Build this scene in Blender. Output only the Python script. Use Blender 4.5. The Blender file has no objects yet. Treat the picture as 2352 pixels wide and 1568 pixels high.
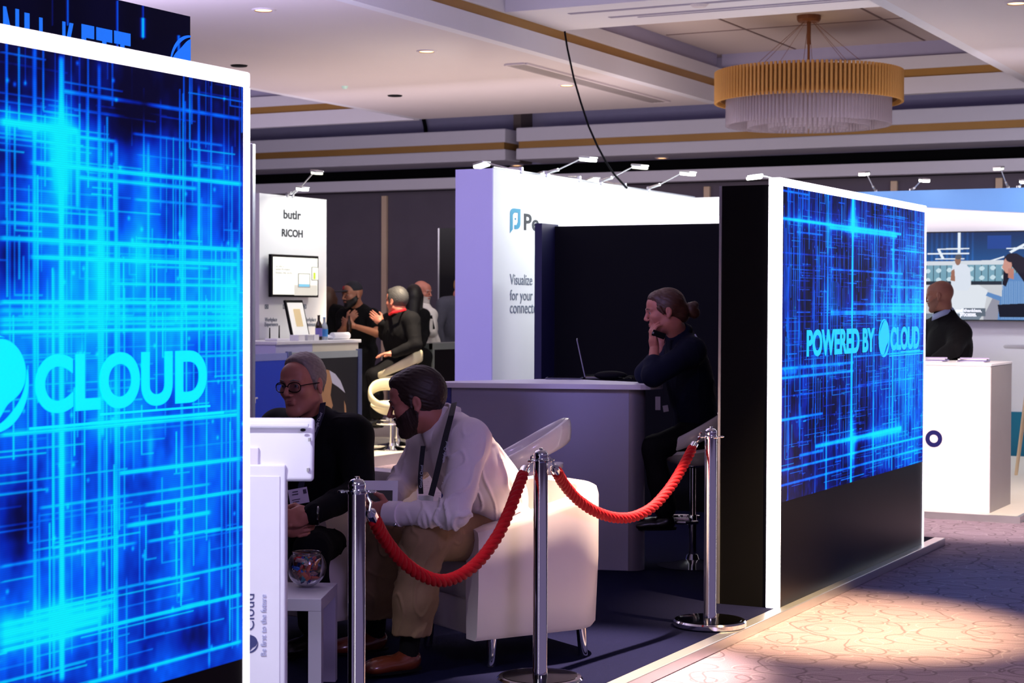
import bpy, bmesh, math, random
import numpy as np
from mathutils import Vector, Matrix, Euler

SC = bpy.context.scene
COL = SC.collection
PI = math.pi
random.seed(7)

# ------------------------------------------------------------------ camera
FPX, FW, FH = 4100.0, 2352.0, 1568.0
CAM = np.array([0.0, 0.0, 1.56])
_y, _p, _r = math.radians(27.7), math.radians(1.17), math.radians(0.23)
_F0 = np.array([-math.sin(_y), math.cos(_y), 0]); _R0 = np.array([math.cos(_y), math.sin(_y), 0]); _Z = np.array([0, 0, 1.0])
CF = _F0 * math.cos(_p) - _Z * math.sin(_p); _U0 = _Z * math.cos(_p) + _F0 * math.sin(_p)
CR = _R0 * math.cos(_r) + _U0 * math.sin(_r); CU = _U0 * math.cos(_r) - _R0 * math.sin(_r)
cd = bpy.data.cameras.new('camera'); cam = bpy.data.objects.new('camera', cd); COL.objects.link(cam)
cam.matrix_world = Matrix(((CR[0], CU[0], -CF[0], CAM[0]), (CR[1], CU[1], -CF[1], CAM[1]), (CR[2], CU[2], -CF[2], CAM[2]), (0, 0, 0, 1)))
cd.sensor_width = 36; cd.lens = FPX / FW * 36; cd.clip_end = 200
cd.dof.use_dof = True; cd.dof.focus_distance = 7.8; cd.dof.aperture_fstop = 7.0
SC.camera = cam

# ------------------------------------------------------------------ view, world, lights
SC.view_settings.view_transform = 'Standard'; SC.view_settings.look = 'None'
SC.view_settings.exposure = 0.0; SC.view_settings.gamma = 1.0; SC.view_settings.use_curve_mapping = False
W = bpy.data.worlds.new('hall_air'); SC.world = W; W.use_nodes = True
bg = W.node_tree.nodes['Background']; bg.inputs[0].default_value = (0.30, 0.23, 0.46, 1); bg.inputs[1].default_value = 0.46

def lin(c):
    return tuple(((v / 255.0) / 12.92 if v / 255.0 <= 0.04045 else ((v / 255.0 + 0.055) / 1.055) ** 2.4) for v in c[:3])

def lamp(name, typ, loc, target, energy, color, **kw):
    d = bpy.data.lights.new(name, typ); d.energy = energy; d.color = color
    for k, v in kw.items(): setattr(d, k, v)
    o = bpy.data.objects.new(name, d); COL.objects.link(o); o.location = loc
    if target is not None:
        o.rotation_euler = (Vector(target) - Vector(loc)).to_track_quat('-Z', 'Y').to_euler()
    return o
WARM = (1.0, 0.74, 0.45)
# ceiling spots over the aisle and the booths
lamp('aisle_spot', 'SPOT', (-1.1, 7.5, 3.95), (-2.6, 8.45, 0), 5200, (1.0, .68, .32), spot_size=math.radians(29), spot_blend=1.0, shadow_soft_size=0.05)
lamp('counter_spot', 'SPOT', (-1.6, 9.6, 3.95), (-2.95, 13.1, 0.45), 2500, (1.0, .80, .70), spot_size=math.radians(33), spot_blend=0.8, shadow_soft_size=0.05)
lamp('lounge_spot', 'SPOT', (-3.05, 7.45, 3.9), (-3.22, 7.02, 0.75), 5200, (1.0, 0.74, 0.54), spot_size=math.radians(25), spot_blend=0.8, shadow_soft_size=0.05)
lamp('near_aisle_spot', 'SPOT', (0.4, 5.0, 3.95), (-1.7, 6.9, 0), 500, WARM, spot_size=math.radians(32), spot_blend=0.9, shadow_soft_size=0.05)
lamp('far_stand_spot', 'SPOT', (-8.9, 15.0, 3.9), (-9.5, 15.5, 0.1), 1800, (1.0, 0.80, 0.55), spot_size=math.radians(42), spot_blend=0.8, shadow_soft_size=0.05)
# added fill lights without fittings: big soft lavender and warm pools
lamp('ceiling_fill_near', 'AREA', (-8.0, 9.3, 2.75), (-8.0, 9.301, 6.0), 350, (0.72, 0.67, 1.0), shape='RECTANGLE', size=5, size_y=3)
lamp('ceiling_fill_far', 'AREA', (-8.0, 17.0, 1.9), (-8.0, 17.001, 6.0), 125, (1.0, 0.80, 0.68), shape='RECTANGLE', size=9, size_y=3)
lamp('ceiling_fill_west', 'AREA', (-15.0, 17.0, 2.0), (-15.0, 17.001, 6.0), 60, (0.75, 0.66, 1.0), shape='RECTANGLE', size=5, size_y=3)
lamp('far_hall_fill', 'AREA', (-9.0, 17.0, 2.9), (-9.0, 23.4, 2.7), 85, (0.95, 0.85, 0.97), shape='RECTANGLE', size=16, size_y=.6)  # added to brighten the back wall
lamp('east_hall_fill', 'AREA', (-2.5, 20.6, 3.0), (-2.5, 23.0, 3.0), 12, (0.92, 0.84, 1.0), shape='RECTANGLE', size=6, size_y=.6)
lamp('kiosk_fill', 'SPOT', (-3.7, 1.9, 3.9), (-3.22, 4.45, 0.8), 680, (0.86, 0.84, 1.0), spot_size=math.radians(30), spot_blend=0.8, shadow_soft_size=0.1)  # added only to brighten the kiosk
lamp('violet_fill', 'SPOT', (-4.1, 2.6, 3.9), (-5.7, 11.6, 1.5), 1800, (0.46, 0.40, 1.0), spot_size=math.radians(31), spot_blend=1.0, shadow_soft_size=0.15)  # added violet fill for the end panel and counter front
lamp('aisle_side_fill', 'AREA', (1.5, 2.0, 3.8), (-3.8, 7.8, 0.6), 110, (0.62, 0.46, 1.0), shape='DISK', size=1.2)  # unseen violet fill added from the aisle side

# ------------------------------------------------------------------ pixel frame helpers (2352 x 1568) -> points in the hall
def ray(x, y): return CF + CR * (x - FW / 2) / FPX - CU * (y - FH / 2) / FPX
def on(x, y, ax, v):
    d = ray(x, y); return CAM + d * ((v - CAM[ax]) / d[ax])
def at(x, y, d): return CAM + ray(x, y) * d
def cdir(r, u, f):
    v = CR * r + CU * u + CF * f; return v / np.linalg.norm(v)

# ------------------------------------------------------------------ materials
MATS = {}
def mat(name, rgb, rough=0.6, metal=0.0, var=0.06, scale=8.0, bump=0.0, emit=0.0, ecol=None, spec=0.5, sheen=0.0, coat=0.0, trans=0.0, alpha=1.0):
    if name in MATS: return MATS[name]
    m = bpy.data.materials.new(name); m.use_nodes = True; nt = m.node_tree; N = nt.nodes; L = nt.links
    b = N['Principled BSDF']; c = lin(rgb)
    tc = N.new('ShaderNodeTexCoord'); nz = N.new('ShaderNodeTexNoise'); nz.inputs['Scale'].default_value = scale; nz.inputs['Detail'].default_value = 4
    L.new(tc.outputs['Object'], nz.inputs['Vector'])
    mx = N.new('ShaderNodeMix'); mx.data_type = 'RGBA'
    mx.inputs['A'].default_value = tuple(min(1, v * (1 - var)) for v in c) + (1,); mx.inputs['B'].default_value = tuple(min(1, v * (1 + var)) for v in c) + (1,)
    L.new(nz.outputs['Fac'], mx.inputs['Factor']); L.new(mx.outputs['Result'], b.inputs['Base Color'])
    b.inputs['Roughness'].default_value = rough; b.inputs['Metallic'].default_value = metal
    b.inputs['Specular IOR Level'].default_value = spec
    b.inputs['Sheen Weight'].default_value = sheen; b.inputs['Coat Weight'].default_value = coat
    b.inputs['Transmission Weight'].default_value = trans; b.inputs['Alpha'].default_value = alpha
    if emit:
        b.inputs['Emission Color'].default_value = tuple(lin(ecol or rgb)) + (1,); b.inputs['Emission Strength'].default_value = emit
    if bump:
        n2 = N.new('ShaderNodeTexNoise'); n2.inputs['Scale'].default_value = scale * 12; L.new(tc.outputs['Object'], n2.inputs['Vector'])
        bp = N.new('ShaderNodeBump'); bp.inputs['Strength'].default_value = bump; bp.inputs['Distance'].default_value = 0.01
        L.new(n2.outputs['Fac'], bp.inputs['Height']); L.new(bp.outputs['Normal'], b.inputs['Normal'])
    MATS[name] = m; return m

# ------------------------------------------------------------------ geometry helpers
class MB:
    def __init__(s): s.b = bmesh.new()
    def _add(s, vs, fs):
        bv = [s.b.verts.new(Vector([float(q) for q in v])) for v in vs]
        for f in fs:
            try: s.b.faces.new([bv[i] for i in f])
            except ValueError: pass
        return bv
    def box(s, c, sz, M=None, bev=0.0, seg=2):
        hx, hy, hz = [q / 2 for q in sz]
        t = bmesh.new(); bmesh.ops.create_cube(t, size=1.0)
        for v in t.verts: v.co = Vector((v.co.x * sz[0], v.co.y * sz[1], v.co.z * sz[2]))
        if bev: bmesh.ops.bevel(t, geom=list(t.edges), offset=bev, segments=seg, profile=0.5, affect='EDGES')
        if M is not None: bmesh.ops.transform(t, matrix=M.to_4x4(), verts=t.verts)
        bmesh.ops.translate(t, vec=Vector([float(q) for q in c]), verts=t.verts)
        s.merge(t); return s
    def merge(s, t):
        m = bpy.data.meshes.new('tmp'); t.to_mesh(m); t.free(); s.b.from_mesh(m); bpy.data.meshes.remove(m)
    def aabb(s, x0, x1, y0, y1, z0, z1, bev=0.0, seg=2):
        return s.box(((x0 + x1) / 2, (y0 + y1) / 2, (z0 + z1) / 2), (abs(x1 - x0), abs(y1 - y0), abs(z1 - z0)), None, bev, seg)
    def lathe(s, prof, c=(0, 0, 0), seg=24, M=None, cap=True):
        n = len(prof); vs = []
        for k in range(seg):
            a = 2 * PI * k / seg
            for (r, z) in prof:
                v = Vector((r * math.cos(a), r * math.sin(a), z))
                if M is not None: v = M @ v
                vs.append(v + Vector([float(q) for q in c]))
        fs = []
        for k in range(seg):
            k2 = (k + 1) % seg
            for i in range(n - 1): fs.append((k * n + i, k2 * n + i, k2 * n + i + 1, k * n + i + 1))
        if cap:
            if prof[0][0] > 1e-6: fs.append([k * n for k in range(seg)][::-1])
            if prof[-1][0] > 1e-6: fs.append([k * n + n - 1 for k in range(seg)])
        s._add(vs, fs); return s
    def cyl(s, a, b, r0, r1=None, seg=14):
        r1 = r0 if r1 is None else r1
        a = Vector([float(q) for q in a]); b = Vector([float(q) for q in b]); d = b - a
        M = d.to_track_quat('Z', 'Y').to_matrix()
        return s.lathe([(r0, 0), (r1, d.length)], a, seg, M)
    def tube(s, pts, r, seg=10, close=False):
        P = [Vector([float(q) for q in p]) for p in pts]; n = len(P); vs = []; up = None
        for i, p in enumerate(P):
            if close: t = (P[(i + 1) % n] - P[i - 1])
            else: t = (P[min(i + 1, n - 1)] - P[max(i - 1, 0)])
            t.normalize()
            if up is None: up = Vector((0, 0, 1)) if abs(t.z) < 0.9 else Vector((1, 0, 0))
            x = up.cross(t); x.normalize(); up = t.cross(x); up.normalize()
            rr = r[i] if isinstance(r, (list, tuple)) else r
            for k in range(seg):
                a = 2 * PI * k / seg; vs.append(p + x * math.cos(a) * rr + up * math.sin(a) * rr)
        fs = []
        for i in range(n if close else n - 1):
            j = (i + 1) % n
            for k in range(seg):
                k2 = (k + 1) % seg; fs.append((i * seg + k, i * seg + k2, j * seg + k2, j * seg + k))
        if not close: fs += [list(range(seg))[::-1], [(n - 1) * seg + k for k in range(seg)]]
        s._add(vs, fs); return s
    def prism(s, poly, o, ex, ey, ez):
        """poly (2d) in frame o, ex, ey, extruded by vector ez"""
        o, ex, ey, ez = [Vector([float(q) for q in v]) for v in (o, ex, ey, ez)]
        n = len(poly); a = [o + ex * p[0] + ey * p[1] for p in poly]; b = [v + ez for v in a]
        fs = [list(range(n)), [n + i for i in range(n)][::-1]] + [(i, n + i, n + (i + 1) % n, (i + 1) % n) for i in range(n)]
        s._add(a + b, fs); return s
    def sphere(s, c, r, seg=16, rings=10, sc=(1, 1, 1), M=None):
        prof = [(math.sin(PI * i / rings) * r + (0 if 0 < i < rings else 0.0), -math.cos(PI * i / rings) * r) for i in range(rings + 1)]
        vs = []; n = len(prof)
        t = bmesh.new(); bmesh.ops.create_uvsphere(t, u_segments=seg, v_segments=rings, radius=r)
        for v in t.verts: v.co = Vector((v.co.x * sc[0], v.co.y * sc[1], v.co.z * sc[2]))
        if M is not None: bmesh.ops.transform(t, matrix=M.to_4x4(), verts=t.verts)
        bmesh.ops.translate(t, vec=Vector([float(q) for q in c]), verts=t.verts); s.merge(t); return s

ROOTM = {}
def prop(o, label=None, cat=None, group=None, kind=None):
    if label: o['label'] = label
    if cat: o['category'] = cat
    if group: o['group'] = group
    if kind: o['kind'] = kind
    return o
def rootm(o):
    while o is not None and o.parent is not None: o = o.parent
    return ROOTM.get(o.name, Matrix.Identity(4)) if o is not None else Matrix.Identity(4)
def thing(name, loc, label, cat, group=None, rz=0.0, kind=None):
    o = bpy.data.objects.new(name, None); COL.objects.link(o); o.empty_display_size = 0.1
    loc = Vector([float(q) for q in loc]); o.location = loc; o.rotation_euler = (0, 0, rz)
    ROOTM[o.name] = Matrix.Translation(loc) @ Matrix.Rotation(rz, 4, 'Z')
    return prop(o, label, cat, group, kind)
def link_mesh(name, me, m, parent=None, world=True, smooth=False, origin=None):
    if m is not None:
        for q in (m if isinstance(m, (list, tuple)) else [m]): me.materials.append(q)
    if world and parent is not None: me.transform(rootm(parent).inverted())
    o = bpy.data.objects.new(name, me); COL.objects.link(o)
    if parent is not None: o.parent = parent
    elif origin is not None:
        org = Vector([float(q) for q in origin]); me.transform(Matrix.Translation(-org)); o.location = org; ROOTM[o.name] = Matrix.Translation(org)
    if smooth:
        me.polygons.foreach_set('use_smooth', [True] * len(me.polygons))
        if smooth != 'all':
            try: me.set_sharp_from_angle(angle=math.radians(40))
            except Exception: pass
    me.update(); return o
def build(name, mb, m, parent=None, world=True, smooth=False, origin=None, kind=None):
    bmesh.ops.recalc_face_normals(mb.b, faces=mb.b.faces)
    me = bpy.data.meshes.new(name); mb.b.to_mesh(me); mb.b.free()
    o = link_mesh(name, me, m, parent, world, smooth, origin)
    if kind: o['kind'] = kind
    return o
def dup(o, loc=None, rz=None, **kw):
    """copy a thing with its parts and sub-parts"""
    def cp(s, par):
        c = s.copy(); COL.objects.link(c)
        if par is not None: c.parent = par
        for ch in list(s.children): cp(ch, c)
        return c
    c = cp(o, None)
    if loc is not None: c.location = [float(q) for q in loc]
    if rz is not None: c.rotation_euler = (0, 0, rz)
    ROOTM[c.name] = Matrix.Translation(c.location) @ Matrix.Rotation(c.rotation_euler[2], 4, 'Z')
    return prop(c, **kw)
def text(name, s, o, ex, ey, size, m, parent=None, bold=0.0, sx=1.0, depth=0.002, align='LEFT', space=1.0, width=None, height=None, world=True, res=3):
    """lettering as a thin solid; o = baseline start, ex along the line, ey up. width: fit to this many metres; height: cap height"""
    cu = bpy.data.curves.new(name, 'FONT'); cu.body = s; cu.size = 1.0; cu.offset = bold; cu.space_character = space; cu.resolution_u = res
    cu.align_x = 'LEFT'; cu.extrude = 0.5
    t = bpy.data.objects.new('tmp', cu); COL.objects.link(t)
    dg = bpy.context.evaluated_depsgraph_get(); me = bpy.data.meshes.new_from_object(t.evaluated_get(dg)); bpy.data.objects.remove(t)
    co = np.empty(len(me.vertices) * 3); me.vertices.foreach_get('co', co); co = co.reshape(-1, 3)
    x0, x1 = co[:, 0].min(), co[:, 0].max(); fx = size * sx; fy = size
    if width: fx = width / (x1 - x0)
    if height: fy = height / (co[:, 1].max() - max(0, co[:, 1].min()) )
    ex = np.array(ex, float); ey = np.array(ey, float); ex /= np.linalg.norm(ex); ey /= np.linalg.norm(ey); ez = np.cross(ex, ey)
    X = (co[:, 0] - x0) * fx
    if align == 'CENTER': X = X - (x1 - x0) * fx / 2
    w = np.array(o, float) + X[:, None] * ex + (co[:, 1] * fy)[:, None] * ey + ((co[:, 2] + 0.5) * depth)[:, None] * ez
    me.vertices.foreach_set('co', w.ravel()); me.materials.clear()
    return link_mesh(name, me, m, parent, world)
# ------------------------------------------------------------------ soft bodies: smooth-blended distance fields, meshed by surface nets
def V(*a): return np.array(a, float)
def unit(v): v = np.array(v, float); return v / (np.linalg.norm(v) + 1e-12)
class Blob:
    iso = 0.0
    """prims in world coordinates; h = mesh step"""
    def __init__(s, h): s.h = h; s.p = []
    def cap(s, a, b, ra, rb=None, k=0.02, sub=False): s.p.append(('c', V(*a), V(*b), ra, ra if rb is None else rb, k, sub)); return s
    def ell(s, c, r, ax=None, k=0.02, sub=False):
        s.p.append(('e', V(*c), V(*r), np.eye(3) if ax is None else np.array(ax, float), None, k, sub)); return s
    def offset(s, d): s.p.append(('o', V(0, 0, 0), None, d, None, 0, True)); return s        # grow everything so far by d
    def plane(s, c, n, k=0.004): s.p.append(('p', V(*c), unit(n), None, None, k, True)); return s     # cut away the side n points to
    def bounds(s):
        lo = np.full(3, 1e9); hi = -lo
        for t in s.p:
            if t[6]: continue
            if t[0] == 'c':
                r = max(t[3], t[4]); l = np.minimum(t[1], t[2]) - r; u = np.maximum(t[1], t[2]) + r
            else: r = np.abs(t[3]).T @ np.abs(t[2]); l = t[1] - r; u = t[1] + r
            lo = np.minimum(lo, l); hi = np.maximum(hi, u)
        return lo - 4 * s.h, hi + 4 * s.h
    def field(s):
        h = s.h; lo, hi = s.bounds(); n = np.ceil((hi - lo) / h).astype(int) + 1
        F = np.full(n, 0.2, np.float32); xs = [lo[i] + np.arange(n[i]) * h for i in range(3)]
        for t in s.p:
            if t[0] == 'o': F -= np.float32(t[3]); continue
            k = t[5]; m = k + 3 * h + 0.008
            if t[0] == 'p': l, u = lo, hi
            elif t[0] == 'c': r = max(t[3], t[4]); l = np.minimum(t[1], t[2]) - r - m; u = np.maximum(t[1], t[2]) + r + m
            else: r = np.abs(t[3]).T @ np.abs(t[2]); l = t[1] - r - m; u = t[1] + r + m
            i0 = np.clip(np.floor((l - lo) / h).astype(int), 0, n); i1 = np.clip(np.ceil((u - lo) / h).astype(int) + 1, 0, n)
            if np.any(i1 <= i0): continue
            sl = tuple(slice(i0[i], i1[i]) for i in range(3))
            X = xs[0][sl[0]][:, None, None]; Y = xs[1][sl[1]][None, :, None]; Z = xs[2][sl[2]][None, None, :]
            if t[0] == 'p': d = (X - t[1][0]) * t[2][0] + (Y - t[1][1]) * t[2][1] + (Z - t[1][2]) * t[2][2]; d = -d
            elif t[0] == 'c':
                a, b = t[1], t[2]; ba = b - a; L2 = max(ba @ ba, 1e-12)
                px, py, pz = X - a[0], Y - a[1], Z - a[2]
                q = np.clip((px * ba[0] + py * ba[1] + pz * ba[2]) / L2, 0, 1)
                d = np.sqrt((px - q * ba[0]) ** 2 + (py - q * ba[1]) ** 2 + (pz - q * ba[2]) ** 2) - (t[3] + (t[4] - t[3]) * q)
            else:
                px, py, pz = X - t[1][0], Y - t[1][1], Z - t[1][2]; A = t[3]; r = t[2]
                q = [(px * A[i][0] + py * A[i][1] + pz * A[i][2]) for i in range(3)]
                k0 = np.sqrt(sum((q[i] / r[i]) ** 2 for i in range(3))); k1 = np.sqrt(sum((q[i] / r[i] ** 2) ** 2 for i in range(3))) + 1e-9
                d = k0 * (k0 - 1) / k1
                d = np.where(k0 < 1e-4, -r.min(), d)
            d = d.astype(np.float32); G = F[sl]
            if t[6]:
                d = -d if t[0] != 'p' else -d        # subtract: max(G, -d)
                if k > 0: w = np.clip(0.5 - 0.5 * (G - d) / k, 0, 1); F[sl] = G * (1 - w) + d * w + k * w * (1 - w)
                else: F[sl] = np.maximum(G, d)
            else:
                w = np.clip(0.5 + 0.5 * (G - d) / max(k, 1e-5), 0, 1); F[sl] = G * (1 - w) + d * w - k * w * (1 - w)
        if s.iso:
            pass
        return F, lo
    def mesh(s, disp=None):
        F, lo = s.field(); h = s.h
        F[0] = F[-1] = 0.1; F[:, 0] = F[:, -1] = 0.1; F[:, :, 0] = F[:, :, -1] = 0.1
        S = F < 0; n = np.array(F.shape) - 1
        cs = [(a, b, c) for a in (0, 1) for b in (0, 1) for c in (0, 1)]
        def sh(A, o): return A[o[0]:o[0] + n[0], o[1]:o[1] + n[1], o[2]:o[2] + n[2]]
        cnt = sum(sh(S, o).astype(np.int8) for o in cs); act = np.argwhere((cnt > 0) & (cnt < 8))
        if len(act) == 0: return np.zeros((0, 3)), np.zeros((0, 4), int)
        idx = np.full(tuple(n), -1, np.int64); idx[act[:, 0], act[:, 1], act[:, 2]] = np.arange(len(act))
        acc = np.zeros((len(act), 3)); num = np.zeros(len(act))
        for a in cs:
            for ax in range(3):
                if a[ax]: continue
                b = list(a); b[ax] = 1
                fa = F[act[:, 0] + a[0], act[:, 1] + a[1], act[:, 2] + a[2]]; fb = F[act[:, 0] + b[0], act[:, 1] + b[1], act[:, 2] + b[2]]
                m = (fa < 0) != (fb < 0); tt = np.where(m, fa / np.where(m, fa - fb, 1), 0)
                p = np.tile(np.array(a, float), (len(act), 1)); p[:, ax] += tt; acc += p * m[:, None]; num += m
        v = (act + acc / num[:, None]) * h + lo
        Q = []
        for ax in range(3):
            o = [0, 0, 0]; o[ax] = 1; A = S[:F.shape[0] - o[0], :F.shape[1] - o[1], :F.shape[2] - o[2]]; B = S[o[0]:, o[1]:, o[2]:]
            e = np.argwhere(A != B); u, w = (ax + 1) % 3, (ax + 2) % 3
            e = e[(e[:, u] > 0) & (e[:, w] > 0)]
            fl = A[e[:, 0], e[:, 1], e[:, 2]]
            def g(du, dw): q = e.copy(); q[:, u] -= du; q[:, w] -= dw; return idx[q[:, 0], q[:, 1], q[:, 2]]
            q = np.stack([g(1, 1), g(0, 1), g(0, 0), g(1, 0)], 1); q[~fl] = q[~fl][:, ::-1]; Q.append(q[(q >= 0).all(1)])
        q = np.concatenate(Q)
        if disp is not None:
            nv = np.zeros_like(v); fn = np.cross(v[q[:, 2]] - v[q[:, 0]], v[q[:, 3]] - v[q[:, 1]])
            for i in range(4): np.add.at(nv, q[:, i], fn)
            nv /= np.linalg.norm(nv, axis=1)[:, None] + 1e-12; v = v + nv * disp(v, nv)[:, None]
        return v, q
def blob_obj(name, blobs, m, parent, disp=None, disps=None):
    vs, qs, off = [], [], 0
    for i, b in enumerate(blobs if isinstance(blobs, list) else [blobs]):
        v, q = b.mesh(disps[i] if disps else disp)
        vs.append(v); qs.append(q + off); off += len(v)
    v = np.concatenate(vs); q = np.concatenate(qs)
    me = bpy.data.meshes.new(name); me.vertices.add(len(v)); me.vertices.foreach_set('co', v.astype(np.float32).ravel())
    me.loops.add(q.size); me.loops.foreach_set('vertex_index', q.astype(np.int32).ravel())
    me.polygons.add(len(q)); me.polygons.foreach_set('loop_start', np.arange(0, q.size, 4, dtype=np.int32)); me.polygons.foreach_set('loop_total', np.full(len(q), 4, np.int32))
    me.update(calc_edges=True); me.validate()
    return link_mesh(name, me, m, parent, True, 'all')
def wob(f, seed=0, stretch=None):
    """cheap smooth noise: sum of rotated sines"""
    r = np.random.RandomState(seed); K = [(unit(r.randn(3)) * f * (0.6 + 0.9 * r.rand()), r.rand() * 6.28) for _ in range(7)]
    def g(v): return sum(np.sin(v @ (k if stretch is None else k * stretch) + ph) for k, ph in K) / 3.5
    return g
def folds(amp, f=38, seed=0):
    a, b = wob(f * 2.0, seed, np.array([1, 1, .55])), wob(f * .5, seed + 5)
    def d(v, n):
        x = a(v + 0.03 * b(v)[:, None]); return amp * (1.2 * np.exp(-(x / .16) ** 2) - .35) * np.clip(.35 + .8 * b(v), 0, 1.2)
    return d
def hairdisp(amp, f, along, seed=0):
    """strands: high frequency across, low frequency along the given direction"""
    al = unit(along); r = np.random.RandomState(seed); K = []
    for _ in range(9):
        k = r.randn(3); k -= al * (k @ al) * 0.93; K.append((unit(k) * f * (0.5 + r.rand()), r.rand() * 6.28))
    def d(v, n): return amp * sum(np.sin(v @ k + p) for k, p in K) / 4
    return d

# --------------------------------------------------------------- head, hands, figure
def head_frame(c, fwd, up):
    f = unit(fwd); x = unit(np.cross(f, up)); u = np.cross(x, f); return V(*c), x, f, u     # x = the person's right
def head_prims(B, hf, s=1.0, female=False):
    c, X, Fw, U = hf; ax = [X, Fw, U]
    def P(x, y, z): return c + (X * x + Fw * y + U * z) * s
    def e(p, r, k=0.02, sub=False): B.ell(P(*p), [q * s for q in r], ax, k * s, sub)
    def cp(a, b, ra, rb=None, k=0.02, sub=False): B.cap(P(*a), P(*b), ra * s, (ra if rb is None else rb) * s, k * s, sub)
    e((0, -.018, .030), (.074, .094, .088)); e((0, .030, -.035), (.058, .060, .078), .03)
    e((0, .055, .045), (.055, .035, .045), .03)
    jw = .044 if female else .050
    for q in (-1, 1):
        cp((q * jw, -.004, -.052), (q * .018, .066, -.098), .020, .018, .025)
        e((q * .040, .060, -.018), (.022, .024, .022), .02)
        cp((q * .010, .090, .024), (q * .044, .074, .024), .009, .008, .012)
    e((0, .072, -.100), (.020, .018, .016), .02)
    for q in (-1, 1): e((q * .031, .094, .008), (.017, .014, .011), .010, True)
    for q in (-1, 1): e((q * .031, .072, .007), (.0145, .0145, .0125), .003)
    for q in (-1, 1): cp((q * .020, .086, .015), (q * .042, .079, .014), .0032, .0028, .003)
    nt = .106 if female else .111
    cp((0, .090, .018), (0, nt, -.020), .0065, .0100, .010); e((0, nt + .001, -.024), (.0095, .010, .008), .006)
    for q in (-1, 1): e((q * .012, .100, -.029), (.008, .010, .007), .005)
    cp((-.015, .088, -.053), (.015, .088, -.053), .0070, k=.006); cp((-.013, .088, -.063), (.013, .088, -.063), .0075, k=.006)
    cp((-.024, .0985, -.058), (.024, .0985, -.058), .0030, k=.002, sub=True)
    for q in (-1, 1):
        A = [unit(X * .96 * 1 + Fw * .25 * -q * -1), Fw, unit(U - Fw * .2)]
        e((q * .076, -.012, .000), (.008, .017, .029), .005); e((q * .081, -.006, -.026), (.006, .010, .012), .006)
        e((q * .087, -.009, .004), (.007, .010, .019), .004, True)
def hand_prims(B, w, f, n, t, s=1.0, curl=0.5, thumb=0.4, spread=0.0):
    """w wrist, f towards the fingers, n out of the palm, t towards the thumb"""
    f = unit(f); n = unit(n - f * (np.dot(n, f))); t0 = unit(np.cross(f, n)); t = t0 if np.dot(t0, t) > 0 else -t0
    w = V(*w); ax = [t, n, f]
    def P(a, b, c): return w + (t * a + n * b + f * c) * s
    B.ell(P(0, 0, .050), V(.041, .016, .050) * s, ax, .012 * s); B.ell(P(.024, .008, .035), V(.018, .015, .030) * s, ax, .012 * s)
    B.cap(P(0, 0, -.008), P(0, 0, .03), .026 * s, .027 * s, .012 * s)
    for i, (a, l) in enumerate(((.029, .074), (.010, .083), (-.010, .077), (-.028, .060))):
        p = P(a, 0, .088 - abs(a) * .15); ang = curl * (.7 + .08 * i); d = f; r = .0092 * s
        side = t * (a * 3 * spread)
        for j, q in enumerate((.46, .30, .24)):
            th = ang * (1.0 + .7 * j); d = unit(f * math.cos(th) + n * math.sin(th) + side)
            p2 = p + d * l * q * s; B.cap(p, p2, r, r * .90, .003 * s); p = p2; r *= .90
    p = P(.030, .004, .030); d = unit(f * .75 + t * .65 + n * thumb); p2 = p + d * .042 * s; B.cap(p, p2, .0125 * s, .011 * s, .006 * s)
    d = unit(f * .9 + t * (.35 - thumb * .5) + n * thumb * 1.1); B.cap(p2, p2 + d * .032 * s, .0108 * s, .0085 * s, .003 * s)
def rot_to(v, ax, ang):
    ax = unit(ax); return v * math.cos(ang) + np.cross(ax, v) * math.sin(ang) + ax * (ax @ v) * (1 - math.cos(ang))

def limb(B, a, b, c, r1, r2, r3, k=0.02, ext=0.0):
    a, b, c = V(*a), V(*b), V(*c)
    B.cap(a, b, r1, r2, k); B.cap(b, c, r2, r3, k)
def torso(B, J, g=0.0, w=1.0, belly=0.0):
    """J: neck, shR, shL, pelvis, hipR, hipL, (chest)"""
    wx = unit(J['shR'] - J['shL']); sp = unit(J['neck'] - J['pelvis']); dp = unit(np.cross(sp, wx)); wx = np.cross(dp, sp)   # dp points backwards or forwards
    ax = [wx, dp, sp]; L = np.linalg.norm(J['neck'] - J['pelvis']); ch = J.get('chest', J['pelvis'] + (J['neck'] - J['pelvis']) * .66)
    mid = J.get('mid', J['pelvis'] + (J['neck'] - J['pelvis']) * .35); sw = np.linalg.norm(J['shR'] - J['shL']) / 2
    B.ell(ch, (sw * .88 * w + g, .115 * w + g, L * .34 + g), ax, .05); B.ell(mid, (sw * .72 * w + g, .105 * w + g + belly, L * .30 + g), ax, .12)
    B.ell(J['pelvis'], (sw * .86 * w + g, .12 * w + g, .12 + g), ax, .06)
    B.cap(J['shR'], J['shL'], .055 * w + g, None, .05)
    for q in ('shR', 'shL'): B.cap(J[q] * .8 + J['neck'] * .2, J['neck'] + sp * .0, .050 * w + g, .050 * w + g, .05)
    return ax
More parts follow.
